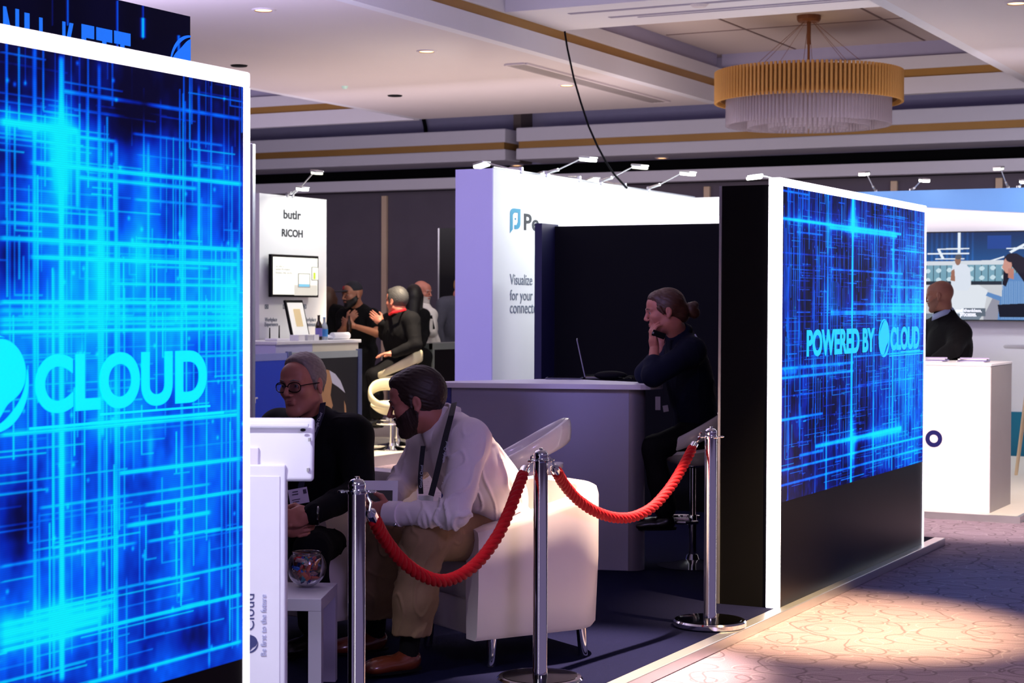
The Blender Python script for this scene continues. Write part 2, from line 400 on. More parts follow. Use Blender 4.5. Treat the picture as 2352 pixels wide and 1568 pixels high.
# ------------------------------------------------------------------ materials of the room
M_ceil = mat('ceiling_paint', (206, 196, 200), .8, var=.02, scale=1.5)
M_ceil2 = mat('tray_paint', (196, 182, 180), .8, var=.03, scale=1)
M_fascia = mat('fascia_paint', (214, 212, 222), .7, var=.02)
M_cove = mat('cove_grey_blue', (164, 160, 190), .7, var=.04)
M_brass = mat('brass_band', (168, 126, 66), .42, .35, var=.12, scale=2.5)
M_gap = mat('dark_recess', (12, 12, 15), .9, spec=.1)
M_fabric = mat('wall_fabric', (112, 104, 118), .95, var=.10, scale=3, bump=.2)
M_pil = mat('pilaster_cream', (244, 216, 184), .7)
M_alu = mat('brushed_aluminium', (205, 205, 208), .32, .85, var=.06)
M_chrome = mat('chrome', (235, 235, 238), .07, 1.0, var=.01)
M_steel = mat('dark_chrome', (150, 150, 155), .12, 1.0, var=.02)
M_black = mat('black_gloss_panel', (9, 8, 10), .30, var=.05, spec=.3)
M_blackm = mat('matt_black', (4, 4, 8), .75, var=.1, spec=.12)
M_white = mat('white_laminate', (228, 228, 234), .4, var=.015)
M_whitep = mat('white_fabric_panel', (232, 234, 238), .8, var=.01)
M_lav = mat('violet_lit_laminate', (196, 196, 232), .6, var=.01)  # violet light on the panels is put into this colour
M_grey = mat('grey_laminate', (150, 148, 172), .5, var=.02)
M_ctop = mat('counter_top_pale', (206, 203, 216), .4, var=.02)
M_light = mat('lightbox_white', (250, 245, 255), .5, emit=3.2, ecol=(250, 242, 255))
M_lamp = mat('lamp_disc', (255, 250, 235), .5, emit=14, ecol=(250, 255, 236))
M_lampoff = mat('lamp_disc_side', (225, 225, 220), .4, emit=1.2, ecol=(250, 255, 225))
M_down = mat('downlight_glow', (255, 200, 140), .5, emit=5, ecol=(255, 196, 130))

def carpet():
    m = bpy.data.materials.new('ring_carpet'); m.use_nodes = True; nt = m.node_tree; N = nt.nodes; L = nt.links; b = N['Principled BSDF']
    tc = N.new('ShaderNodeTexCoord')
    def math_(op, a, b_=None, c=None):
        n = N.new('ShaderNodeMath'); n.operation = op
        for i, v in enumerate((a, b_, c)):
            if v is None: continue
            if isinstance(v, (int, float)): n.inputs[i].default_value = v
            else: L.new(v, n.inputs[i])
        return n.outputs[0]
    nz = N.new('ShaderNodeTexNoise'); nz.inputs['Scale'].default_value = 1.6; L.new(tc.outputs['Object'], nz.inputs['Vector'])
    def rings(scale, off, r, w, seed, wob_=.25):
        mp = N.new('ShaderNodeMapping'); mp.inputs['Location'].default_value = (off, off * .7, 0); mp.inputs['Rotation'].default_value = (0, 0, seed); mp.inputs['Scale'].default_value = (scale, scale * 1.15, scale)
        ad = N.new('ShaderNodeVectorMath'); ad.operation = 'MULTIPLY_ADD'; ad.inputs[1].default_value = (wob_, wob_, 0)
        L.new(nz.outputs['Color'], ad.inputs[0]); L.new(tc.outputs['Object'], ad.inputs[2]); L.new(ad.outputs[0], mp.inputs['Vector'])
        vo = N.new('ShaderNodeTexVoronoi'); vo.voronoi_dimensions = '2D'; vo.inputs['Scale'].default_value = 1; vo.inputs['Randomness'].default_value = .55
        L.new(mp.outputs[0], vo.inputs['Vector'])
        rr = math_('MULTIPLY_ADD', math_('FRACT', math_('MULTIPLY', vo.outputs['Color'], 7.3)), .22, r)
        d = math_('ABSOLUTE', math_('SUBTRACT', vo.outputs['Distance'], rr))
        mr = N.new('ShaderNodeMapRange'); mr.inputs['From Min'].default_value = w * .35; mr.inputs['From Max'].default_value = w; mr.inputs['To Min'].default_value = 1; mr.inputs['To Max'].default_value = 0
        L.new(d, mr.inputs['Value']); return mr.outputs[0]
    dark = math_('MAXIMUM', math_('MAXIMUM', rings(2.6, 0, .22, .022, .3), math_('MULTIPLY', rings(4.0, 3.1, .12, .035, 1.1, .12), .8)), rings(1.5, 8.3, .30, .012, 2.0, .5))
    lite = math_('MAXIMUM', rings(3.6, 5.0, .25, .02, .9), rings(1.9, 1.7, .38, .012, 1.5, .6))
    fine = N.new('ShaderNodeTexNoise'); fine.inputs['Scale'].default_value = 160; L.new(tc.outputs['Object'], fine.inputs['Vector'])
    big = N.new('ShaderNodeTexNoise'); big.inputs['Scale'].default_value = 6; L.new(tc.outputs['Object'], big.inputs['Vector'])
    def mix(f, a, b_, fac=1.0):
        n = N.new('ShaderNodeMix'); n.data_type = 'RGBA'
        if fac != 1.0: f = math_('MULTIPLY', f, fac)
        L.new(f, n.inputs['Factor'])
        for k, v in (('A', a), ('B', b_)):
            if isinstance(v, tuple): n.inputs[k].default_value = lin(v) + (1,)
            else: L.new(v, n.inputs[k])
        return n.outputs['Result']
    base = mix(fine.outputs['Fac'], (112, 96, 112), (164, 146, 160)); base = mix(big.outputs['Fac'], base, (142, 124, 140), .5)
    base = mix(lite, base, (190, 176, 184), .28); base = mix(dark, base, (76, 62, 72), .55)
    L.new(base, b.inputs['Base Color']); b.inputs['Roughness'].default_value = .95; b.inputs['Specular IOR Level'].default_value = .1
    bp = N.new('ShaderNodeBump'); bp.inputs['Strength'].default_value = .5; bp.inputs['Distance'].default_value = .006; L.new(fine.outputs['Fac'], bp.inputs['Height']); L.new(bp.outputs[0], b.inputs['Normal'])
    return m
M_carpet = carpet()
M_blue = mat('navy_carpet', (13, 15, 46), .95, var=.25, scale=40, bump=.6, spec=.08)
M_stand = mat('pale_vinyl_floor', (214, 208, 196), .45, var=.03)

# ------------------------------------------------------------------ floor, walls
build('floor', MB().aabb(-32, 9, -6, 24, -.1, 0), M_carpet, kind='structure')
YW, YS = 23.4, 22.3
wl = build('wall_back', MB().aabb(-32, 9, YW, YW + .2, 0, 5.6), M_fabric, kind='structure')
for i, x in enumerate((560, 886, 1250, 1626, 2055, 2296)):
    p = on(x, 470, 1, YW); build('trim_%d' % (i + 1), MB().aabb(p[0] - .045, p[0] + .045, YW - .06, YW, 0, on(1300, 425, 1, YS)[2], .008), M_pil, wl)
build('wall_left', MB().aabb(-32.2, -32, -6, YW, 0, 5.6), M_fabric, kind='structure')
# lower picture-rail band of the back wall, recess above it with its shade put in as near-black, then the bulkhead
def yz(y, x=1300, Y=YS): return on(x, y, 1, Y)[2]
z_f3b, z_f3t = yz(425), yz(399)
build('trim_7', MB().aabb(-32, 9, YS - .05, YS + .15, z_f3b, z_f3t, .01), M_fascia, kind='structure')
build('wall_recess', MB().aabb(-32, 9, YW - .05, YW, z_f3t - .1, 4.0), M_gap, kind='structure')
build('ceiling_recess', MB().aabb(-32, 9, YS + .82, YW, yz(360) + .02, yz(360) + .06), M_gap, kind='structure')
# bulkhead with a brass band, two lengths with a shaft between
za, zb, zc, zd = yz(288), yz(320), yz(336), yz(362)
for nm, x0, x1 in (('ceiling_bulkhead', -32, on(1160, 330, 1, YS)[0]), ('ceiling_bulkhead', on(1185, 330, 1, YS)[0], 9)):
    b = thing(nm, ((x0 + x1) / 2, YS, zd), None, None, kind='structure')
    build('upper_band', MB().aabb(x0, x1, YS, YS + .8, zb, za, .015), M_fascia, b)
    build('brass_band', MB().aabb(x0 + .03, x1 - .03, YS + .03, YS + .7, zc, zb), M_brass, b)
    build('lower_band', MB().aabb(x0, x1, YS, YS + .8, zd, zc, .015), M_fascia, b)
x0, x1 = on(1179, 330, 1, YS + .45)[0], on(1196, 330, 1, YS + .45)[0]
build('wall_shaft', MB().aabb(x0, x1, YS + .45, YS + .81, zd, 4.6), mat('shaft_brown', (100, 88, 84), .8), kind='structure')
# blue-grey cove behind / above the bulkhead
build('wall_cove', MB().aabb(-32, 9, YS + .82, YS + .9, zd, 4.7), M_cove, kind='structure')
build('ceiling_cove', MB().aabb(-32, 9, 20.46, YS + .9, 4.68, 4.8), M_cove, kind='structure')
mb = MB(); P0 = on(968, 275, 1, YS + .78); P1 = on(979, 312, 1, YS + .78)
build('trim_8', MB().tube([P0 + V(0, 0, .15), (P0 + P1) / 2 + V(.03, 0, 0), P1 - V(0, 0, .1)], .03, 8), M_gap, kind='structure')

# ------------------------------------------------------------------ ceiling: flat soffits at 4.0 m, coffers with stepped edges and brass bands
XL, XR, XLL, YF, ZS = -7.83, -4.13, -12.0, 20.3, 4.0
so = build('ceiling', MB().aabb(XLL, XL - .12, -6, YF, ZS, ZS + .12), M_ceil, kind='structure')
build('ceiling_east', MB().aabb(XR, 9, -6, YF, ZS, ZS + .12), M_ceil, kind='structure')
build('ceiling_west', MB().aabb(-32, XLL - 9, -6, YF, ZS, ZS + .12), M_ceil, kind='structure')
build('ceiling_coffer', MB().aabb(XL - .3, XR + .3, -6, YF + .3, 4.60, 4.7), M_ceil2, kind='structure')
build('ceiling_coffer_west', MB().aabb(XLL - 9.3, XLL + .3, -6, YF + .3, 4.60, 4.7), M_ceil2, kind='structure')
zg0, zg1, ze = 4.19, 4.285, 4.425
def stepped(x0, x1, y0, y1, tag_):
    """an upright edge of the coffer: pale band, brass band, pale band, blue-grey cove"""
    t = thing('ceiling_edge', ((x0 + x1) / 2, (y0 + y1) / 2, ZS), None, None, kind='structure')
    ix = .03 if x1 - x0 < y1 - y0 else 0; iy = .03 if not ix else 0
    build('lower_band', MB().aabb(x0, x1, y0, y1, ZS, zg0), M_fascia, t)
    build('brass_band', MB().aabb(x0 + ix, x1 - ix, y0 + iy, y1 - iy, zg0, zg1), M_brass, t)
    build('upper_band', MB().aabb(x0, x1, y0, y1, zg1, ze), M_fascia, t)
    build('cove', MB().aabb(x0 + ix * 1.5, x1 - ix * 1.5, y0 + iy * 1.5, y1 - iy * 1.5, ze, 4.62), M_cove, t)
stepped(XL - .12, XL, -6, YF, 'l'); stepped(XR, XR + .12, -6, YF, 'r'); stepped(XLL - .12, XLL, -6, YF, 'w')
stepped(XL, XR, YF, YF + .12, 'f'); stepped(XLL - 9, XLL - .12, YF, YF + .12, 'fw')
# cross beam with recessed linear slots
yb0, yb1, zbm = 14.75, 15.98, 4.286
bmx = build('ceiling_beam', MB().aabb(XL - .02, XR + .02, yb0, yb1, zbm, 4.62), M_fascia, kind='structure')
for k, (a, b) in enumerate(((yb0 + .30, .07), (yb0 + .66, .07), (yb0 + .78, .03))):
    build('slot', MB().aabb(XL + .5 + .25 * k, XR - .1, a, a + b, zbm - .004, zbm + .004), mat('slot_grey', (140, 134, 160), .7), bmx)
# coffer joints: thin strips darker than the coffer paint
for x in (on(1720, 70, 2, 4.6)[0], on(2030, 45, 2, 4.6)[0]):
    build('trim_9', MB().aabb(x - .012, x + .012, yb1, YF, 4.594, 4.601), mat('joint_mauve', (120, 100, 100), .8), kind='structure')
build('trim_10', MB().aabb(XL, XR, 18.6, 18.625, 4.594, 4.601), MATS['joint_mauve'], kind='structure')
# linear air vent in the soffit
A, B, C_, D_ = on(1165, 146, 2, ZS), on(1213, 144, 2, ZS), on(1532, 232, 2, ZS), on(1492, 233, 2, ZS)
vx0, vx1 = (A[0] + D_[0]) / 2, (B[0] + C_[0]) / 2; vy0, vy1 = (A[1] + B[1]) / 2, (C_[1] + D_[1]) / 2
vt = thing('air_vent', ((vx0 + vx1) / 2, (vy0 + vy1) / 2, ZS), 'long grey slatted air vent set in the flat ceiling before the chandelier', 'vent')
build('backing', MB().aabb(vx0, vx1, vy0, vy1, ZS - .006, ZS + .002), mat('vent_grey', (120, 112, 118), .7), vt)
fr = MB(); fr.aabb(vx0 - .03, vx0, vy0, vy1, ZS - .02, ZS); fr.aabb(vx1, vx1 + .03, vy0, vy1, ZS - .02, ZS); fr.aabb(vx0, vx1, vy0 - .03, vy0, ZS - .02, ZS); fr.aabb(vx0, vx1, vy1, vy1 + .03, ZS - .02, ZS)
build('frame', fr, M_ceil, vt)
for k in range(5):
    x = vx0 + (vx1 - vx0) * (k + .5) / 5
    build('slat', MB().aabb(x - .012, x + .012, vy0, vy1, ZS - .018, ZS - .004), mat('vent_slat', (168, 158, 160), .6), vt)
# recessed downlights
for (x, y, z, lb) in ((605, 22, ZS, 'glowing amber downlight in the ceiling nearest the big left screen'), (980, 117, ZS, 'glowing amber downlight in the middle of the flat ceiling'),
                  (1302, 195, ZS, 'glowing amber downlight just under the long air vent'), (2335, 6, ZS, 'glowing amber downlight in the ceiling far right above the chandelier'),
                  (1187, 379, zd, 'small amber downlight under the bulkhead above the white stand wall'), (1520, 362, zd, 'faint downlight under the bulkhead left of the chandelier')):
    c = on(x, y, 2, z); d = thing('downlight', c, lb, 'downlight')
    build('ring', MB().lathe([(.075, -.012), (.095, -.012), (.10, 0), (.075, 0)], c, 20, cap=False), M_ceil, d)
    build('bulb', MB().lathe([(.0, -.004), (.075, -.004)], c, 20, cap=False), M_down, d)
for (x, y, lb) in ((549, 150, 'dark round speaker grille in the ceiling beside the left screen top'), (907, 219, 'dark round speaker grille in the ceiling over the far left booth')):
    c = on(x, y, 2, ZS); o = build('ceiling_speaker', MB().lathe([(.0, -.012), (.08, -.012), (.09, 0)], c, 18), M_gap, origin=c); prop(o, lb, 'speaker')
c = on(792, 198, 2, ZS); o = build('smoke_detector', MB().lathe([(.0, -.03), (.025, -.028), (.04, 0)], c, 14), mat('detector_glow', (200, 240, 230), .4), origin=c); prop(o, 'tiny pale detector on the flat ceiling left of the middle', 'detector')  # plain pale green-white colour
c = on(1606, 10, 2, zbm); o = build('smoke_detector', MB().lathe([(.0, -.03), (.06, -.025), (.09, 0)], c, 16), M_ceil, origin=c); prop(o, 'white round detector under the cross beam', 'detector')

# ------------------------------------------------------------------ chandelier
cc = V((XL + XR) / 2, 17.55, 0); _q = on(1857, 44, 0, cc[0]); cc[1] = 18.05
zt, zb_ = 4.01, 3.685
ch = thing('chandelier', (cc[0], cc[1], 3.3), 'round gold and glass tube chandelier hanging in the ceiling coffer', 'chandelier')
M_gold = mat('gold_rod', (204, 154, 84), .42, .4, var=.05)
M_glass = mat('clear_tube_glass', (206, 196, 206), .18, 0, emit=0, trans=.72, var=.02)
rod = None; NR = 130
for k in range(NR):
    a = 2 * PI * k / NR; p = V(math.cos(a), math.sin(a), 0) * .965 + cc
    if rod is None: rod = build('gold_rod', MB().cyl((p[0], p[1], zb_), (p[0], p[1], zt), .016, seg=8), M_gold, ch); base = a
    else:
        o = bpy.data.objects.new('gold_rod', rod.data); COL.objects.link(o); o.parent = ch; o.rotation_euler = (0, 0, a)
# the first rod's mesh is centred on the thing's axis, so turning a copy about it walks round the ring
rg = MB()
for z in (zb_ + .06, zt - .06): rg.lathe([(.925, z - .02), (.94, z - .02), (.94, z + .02), (.925, z + .02), (.925, z - .02)], cc, 64, cap=False)
rg.lathe([(.915, zb_ + .03), (.922, zb_ + .03), (.922, zt - .02), (.915, zt - .02), (.915, zb_ + .03)], cc, 64, cap=False)
build('gold_band', rg, mat('gold_band', (160, 114, 56), .5, .3), ch)
gt = MB()
for rad, n, z0 in ((.845, 130, 3.45), (.62, 80, 3.43), (.40, 50, 3.42), (.2, 24, 3.42)):
    for k in range(n):
        a = 2 * PI * (k + .5) / n; x, y = cc[0] + rad * math.cos(a), cc[1] + rad * math.sin(a)
        gt.cyl((x, y, z0), (x, y, 3.80), .017, seg=6)
build('glass_tubes', gt, M_glass, ch, kind='stuff')
build('lamp_plate', MB().lathe([(0, 3.80), (.90, 3.80), (.90, 3.82), (0, 3.82)], cc, 48), mat('lamp_plate_brass', (190, 150, 100), .4, .3), ch)
build('canopy', MB().lathe([(0, 4.53), (.11, 4.535), (.125, 4.56), (.125, 4.60), (0, 4.60)], cc, 24), mat('copper_canopy', (130, 80, 44), .45, .4), ch)
build('stem', MB().cyl((cc[0], cc[1], 3.82), (cc[0], cc[1], 4.55), .014, seg=8).cyl((cc[0], cc[1], 4.3), (cc[0], cc[1], 4.54), .022, seg=8), MATS['copper_canopy'], ch)
for k in range(8):
    a = 2 * PI * (k + .3) / 8
    build('wire', MB().cyl((cc[0] + .05 * math.cos(a), cc[1] + .05 * math.sin(a), 4.54), (cc[0] + .86 * math.cos(a), cc[1] + .86 * math.sin(a), 3.83), .0025, seg=4), MATS['copper_canopy'], ch)
lamp('coffer_glow', 'POINT', (cc[0], cc[1], 4.1), None, 5, (1, .78, .5), shadow_soft_size=.5)

# hanging cable
pts = [at(x, y, d) for x, y, d in ((1297, 72, 15.5), (1303, 110, 15.5), (1318, 180, 15.4), (1334, 235, 15.3), (1352, 290, 15.2), (1372, 335, 15.1), (1392, 372, 15.0), (1412, 402, 14.9), (1440, 432, 14.8))]
o = build('hanging_cable', MB().tube(pts, .009, 8), M_blackm, smooth=True, origin=pts[-1]); prop(o, 'thin black cable drooping from the ceiling beam to the white stand wall', 'cable')
# ------------------------------------------------------------------ LED walls: what the screens show is painted on a fine grid of their own surface
XF, ZP = -2.951, .05
Z0, Z1, ZT = .577, 2.158, 2.20
def cmap(I):
    xs = [0, .15, .35, .6, .85, 1.1, 1.5]
    R = np.interp(I, xs, [5, 4, 2, 0, 0, 0, 8]); G = np.interp(I, xs, [4, 8, 32, 92, 160, 214, 236]); B = np.interp(I, xs, [38, 70, 170, 250, 255, 255, 255])
    c = np.stack([R, G, B], -1) / 255.0
    return np.where(c <= .04045, c / 12.92, ((c + .055) / 1.055) ** 2.4)
def vnoise(U, Vv, su, sv, seed):
    r = np.random.RandomState(seed); T = r.rand(256, 256); a = U / su + 50; b = Vv / sv + 50
    i, j = np.floor(a).astype(int), np.floor(b).astype(int); fa, fb = a - i, b - j; fa = fa * fa * (3 - 2 * fa); fb = fb * fb * (3 - 2 * fb)
    g = lambda p, q: T[p % 256, q % 256]
    return (g(i, j) * (1 - fa) + g(i + 1, j) * fa) * (1 - fb) + (g(i, j + 1) * (1 - fa) + g(i + 1, j + 1) * fa) * fb
def paint_lines(Y, Z, vl, hl, blobs, seed, base, nth, wth):
    I = base(Y, Z)
    I = I + .30 * (vnoise(Y, Z, .12, .16, seed) - .5) + .16 * (vnoise(Y, Z, .03, .09, seed + 1) - .5) + .10 * (vnoise(Y, Z, .018, .025, seed + 2) - .5)
    def win(t, a, b, s=.004): return 1 / (1 + np.exp(-np.clip((t - a) / s, -30, 30))) / (1 + np.exp(-np.clip((b - t) / s, -30, 30)))
    r = np.random.RandomState(seed)
    glow = np.zeros_like(I); li = np.zeros_like(I)
    for (y, a, b, w, s, g) in vl:
        d = np.abs(Y - y); m = win(Z, a, b); li = np.maximum(li, s * np.exp(-(d / w) ** 4) * m); glow += g * np.exp(-d / .035) * m
    for (z, a, b, w, s, g) in hl:
        d = np.abs(Z - z); m = win(Y, a, b); li = np.maximum(li, s * np.exp(-(d / w) ** 4) * m); glow += g * np.exp(-d / .03) * m
    for k in range(nth):      # fine circuit traces and boxes
        y = r.uniform(Y.min(), Y.max()) if Y.min() < Y.max() else 0; z = r.uniform(Z0, Z1); l = r.uniform(.05, .5); s = r.uniform(.16, .66)
        if r.rand() < .6:
            m = (np.abs(Y - y) < wth) & (Z > z) & (Z < z + l * 1.4); li = np.where(m, np.maximum(li, s), li)
            if r.rand() < .5: m = (np.abs(Z - z) < wth * .6) & (Y > y) & (Y < y + l * .5); li = np.where(m, np.maximum(li, s), li)
        else:
            m = (np.abs(Z - z) < wth * .6) & (Y > y) & (Y < y + l); li = np.where(m, np.maximum(li, s), li)
    for k in range(nth // 3):
        y, z = r.uniform(Y.min(), Y.max()), r.uniform(Z0, Z1); d2 = (Y - y) ** 2 + (Z - z) ** 2; glow += .5 * np.exp(-d2 / (.005 ** 2))
    for (y, z, sy, sz, s) in blobs: glow += s * np.exp(-((Y - y) / sy) ** 2 - ((Z - z) / sz) ** 2)
    return np.clip(I + glow + li * .85, 0, 1.5)
def grid_screen(name, X, ys, zs, col, parent, m):
    ny, nz = len(ys), len(zs); YY, ZZ = np.meshgrid(ys, zs, indexing='ij')
    co = np.stack([np.full(YY.shape, X), YY, ZZ], -1).reshape(-1, 3)
    i = np.arange(ny - 1)[:, None] * nz + np.arange(nz - 1)[None, :]; q = np.stack([i, i + nz, i + nz + 1, i + 1], -1).reshape(-1, 4)
    me = bpy.data.meshes.new(name); me.vertices.add(len(co)); me.vertices.foreach_set('co', co.astype(np.float32).ravel())
    me.loops.add(q.size); me.loops.foreach_set('vertex_index', q.astype(np.int32).ravel()); me.polygons.add(len(q))
    me.polygons.foreach_set('loop_start', np.arange(0, q.size, 4, dtype=np.int32)); me.polygons.foreach_set('loop_total', np.full(len(q), 4, np.int32))
    me.update(calc_edges=True)
    at_ = me.color_attributes.new('picture', 'FLOAT_COLOR', 'POINT'); c4 = np.concatenate([col.reshape(-1, 3), np.ones((len(co), 1))], 1); at_.data.foreach_set('color', c4.astype(np.float32).ravel())
    return link_mesh(name, me, m, parent)
def led_mat(name, strength, samp='AUTO'):
    m = bpy.data.materials.new(name); m.use_nodes = True; N = m.node_tree.nodes; L = m.node_tree.links; b = N['Principled BSDF']
    a = N.new('ShaderNodeAttribute'); a.attribute_name = 'picture'; b.inputs['Base Color'].default_value = (.01, .01, .015, 1); b.inputs['Roughness'].default_value = .5; b.inputs['Specular IOR Level'].default_value = .04
    # fine LED pixel rows
    tc = N.new('ShaderNodeTexCoord'); wv = N.new('ShaderNodeTexWave'); wv.bands_direction = 'Z'; wv.inputs['Scale'].default_value = 60; wv.inputs['Distortion'].default_value = 0
    L.new(tc.outputs['Object'], wv.inputs['Vector']); mr = N.new('ShaderNodeMapRange'); mr.inputs['To Min'].default_value = .86; mr.inputs['To Max'].default_value = 1.06
    L.new(wv.outputs['Fac'], mr.inputs['Value']); mu = N.new('ShaderNodeMath'); mu.operation = 'MULTIPLY'; mu.inputs[1].default_value = strength; L.new(mr.outputs[0], mu.inputs[0])
    L.new(a.outputs['Color'], b.inputs['Emission Color']); L.new(mu.outputs[0], b.inputs['Emission Strength'])
    try: m.cycles.emission_sampling = samp
    except Exception: pass
    return m
M_led = led_mat('led_picture', 1.0, 'NONE'); M_cy = mat('led_lettering', (0, 226, 255), .5, emit=1.0, ecol=(0, 226, 255)); M_cy2 = mat('led_lettering_blue', (20, 205, 245), .5, emit=.95, ecol=(16, 205, 248))
def pos(px_, py_): p = on(px_, py_, 0, XF); return p[1], p[2]
def VL(x, y0, y1, w, s, g):
    a, b = pos(x, y0), pos(x, y1); return (a[0], min(a[1], b[1]), max(a[1], b[1]), w, s, g)
def HL(x0, y0, x1, y1, w, s, g):
    a, b = pos(x0, y0), pos(x1, y1); return ((a[1] + b[1]) / 2, min(a[0], b[0]), max(a[0], b[0]), w, s, g)

def emblem(o, ey_, ez_, R, m, parent, depth=.002):
    """a ball with two swooshes cut along its rim"""
    mb = MB(); o = np.array(o, float); th = np.radians(np.arange(0, 360, 5))
    def w(t, c, s): d = (t - c + PI) % (2 * PI) - PI; return np.exp(-(d / s) ** 2)
    rb = 1.0 - .42 * w(th, math.radians(-50), math.radians(44)) - .26 * w(th, math.radians(128), math.radians(40))
    ex = np.cross(ey_, ez_)
    mb.prism([(R * r * math.cos(t), R * r * math.sin(t)) for t, r in zip(th, rb)], o, ey_, ez_, ex * depth)
    for c, wd, cut in ((-50, 66, .34), (128, 56, .18)):
        tt = np.radians(np.arange(c - wd, c + wd + 1, 4)); ti = (tt - math.radians(c)) / math.radians(wd)
        inn = 1 - (cut * .62) * np.maximum(0, 1 - np.abs(ti) ** 1.6)
        mb.prism([(R * math.cos(t), R * math.sin(t)) for t in tt] + [(R * r * math.cos(t), R * r * math.sin(t)) for t, r in list(zip(tt, inn))[::-1][1:-1]], o, ey_, ez_, ex * depth)
    return build('emblem', mb, m, parent)

def led_wall(label, y0, y1, ys, vl, hl, blobs, seed, base, nth, wth, mcy, wall_x, txt=True):
    t = thing('led_wall', (XF - .03, (y0 + y1) / 2, ZP), label, 'screen')
    vl = [q[:3] + (q[3] * .8,) + q[4:] for q in vl]; hl = [q[:3] + (q[3] * .8,) + q[4:] for q in hl]
    col = cmap(paint_lines(*np.meshgrid(ys, ZS_, indexing='ij'), vl, hl, blobs, seed, base, nth, wth))
    grid_screen('screen', XF + .001, ys, ZS_, col, t, M_led)
    build('light_frame', MB().aabb(XF - .062, XF + .004, y0, y1, Z1, ZT, .006).aabb(XF - .062, XF + .004, y0, y0 + .036, ZP, Z1, .004).aabb(XF - .062, XF + .004, y1 - .028, y1, ZP, Z1, .004), M_light, t)
    build('lower_panel', MB().aabb(XF - .05, XF, y0 + .036, y1 - .028, ZP, Z0), mat('dark_brown_gloss', (13, 10, 11), .32, var=.05, spec=.14), t)
    build('backing', MB().aabb(XF - .06, XF - .002, y0 + .03, y1 - .02, Z0, Z1), M_blackm, t)
    if txt:
        X2 = XF + .0015; ex, ey = (0, 1, 0), (0, 0, 1); b = y0 - 8.48
        text('lettering', 'POWERED BY', (X2, b + 8.905, 1.305), ex, ey, .1, mcy, t, bold=.035, width=1.235, height=.133, res=6)
        emblem((X2, b + 10.335, 1.374), V(0, 1, 0), V(0, 0, 1), .112, mcy, t)
        text('lettering', 'CLOUD', (X2, b + 10.47, 1.305), ex, ey, .1, mcy, t, bold=.035, width=.655, height=.133, res=9)
        build('underline', MB().aabb(X2, X2 + .002, b + 10.45, b + 11.2, 1.262, 1.268).aabb(X2, X2 + .002, b + 10.7, b + 11.14, 1.283, 1.288), mcy, t)
    return t
ZS_ = np.arange(Z0, Z1 + .001, .0032)
s_, S_ = .0035, .006
# left wall: its far end is what the camera sees; y1 = 4.05
def baseL(Y, Z): return .56 + .10 * np.exp(-((Z - 1.5) / .25) ** 2) - .38 * np.clip((Z - 1.93) / .12, 0, 1) - .10 * np.clip((Y - 3.55) / .5, 0, 1) * np.clip((Z - 1.7) / .3, 0, 1) - .04
vlL = [VL(140, 130, 1560, .011, .75, .20), VL(78, 110, 1560, .008, .45, .05), VL(227, 150, 1560, .008, .42, .05), VL(122, 620, 1560, .006, .35, .05), VL(177, 300, 480, .007, .5, .03), VL(199, 480, 760, .006, .45, .03),
       VL(234, 480, 1000, .009, .45, .08), VL(266, 325, 1540, .009, .5, .06), VL(339, 560, 830, .009, .55, .06), VL(340, 330, 560, .006, .35, .03), VL(368, 230, 480, .004, .28, 0), VL(417, 500, 1370, .007, .42, .03), VL(456, 200, 540, .007, .45, .03),
       VL(463, 520, 780, .004, .3, .02), VL(509, 560, 1350, .005, .35, .03), VL(519, 560, 1390, .004, .3, .02), VL(546, 560, 1480, .007, .45, .04), VL(480, 1240, 1530, .006, .4, .03), VL(306, 640, 1100, .004, .22, .02), VL(379, 540, 1000, .004, .25, .02),
       VL(89, 1180, 1560, .005, .3, .02), VL(108, 640, 1100, .004, .25, .02), VL(320, 1160, 1340, .004, .3, 0), VL(57, 1400, 1560, .004, .3, 0), VL(290, 1330, 1560, .004, .35, 0), VL(246, 1280, 1560, .004, .3, 0), VL(478, 170, 560, .003, .2, 0), VL(163, 300, 1500, .003, .3, .03)]
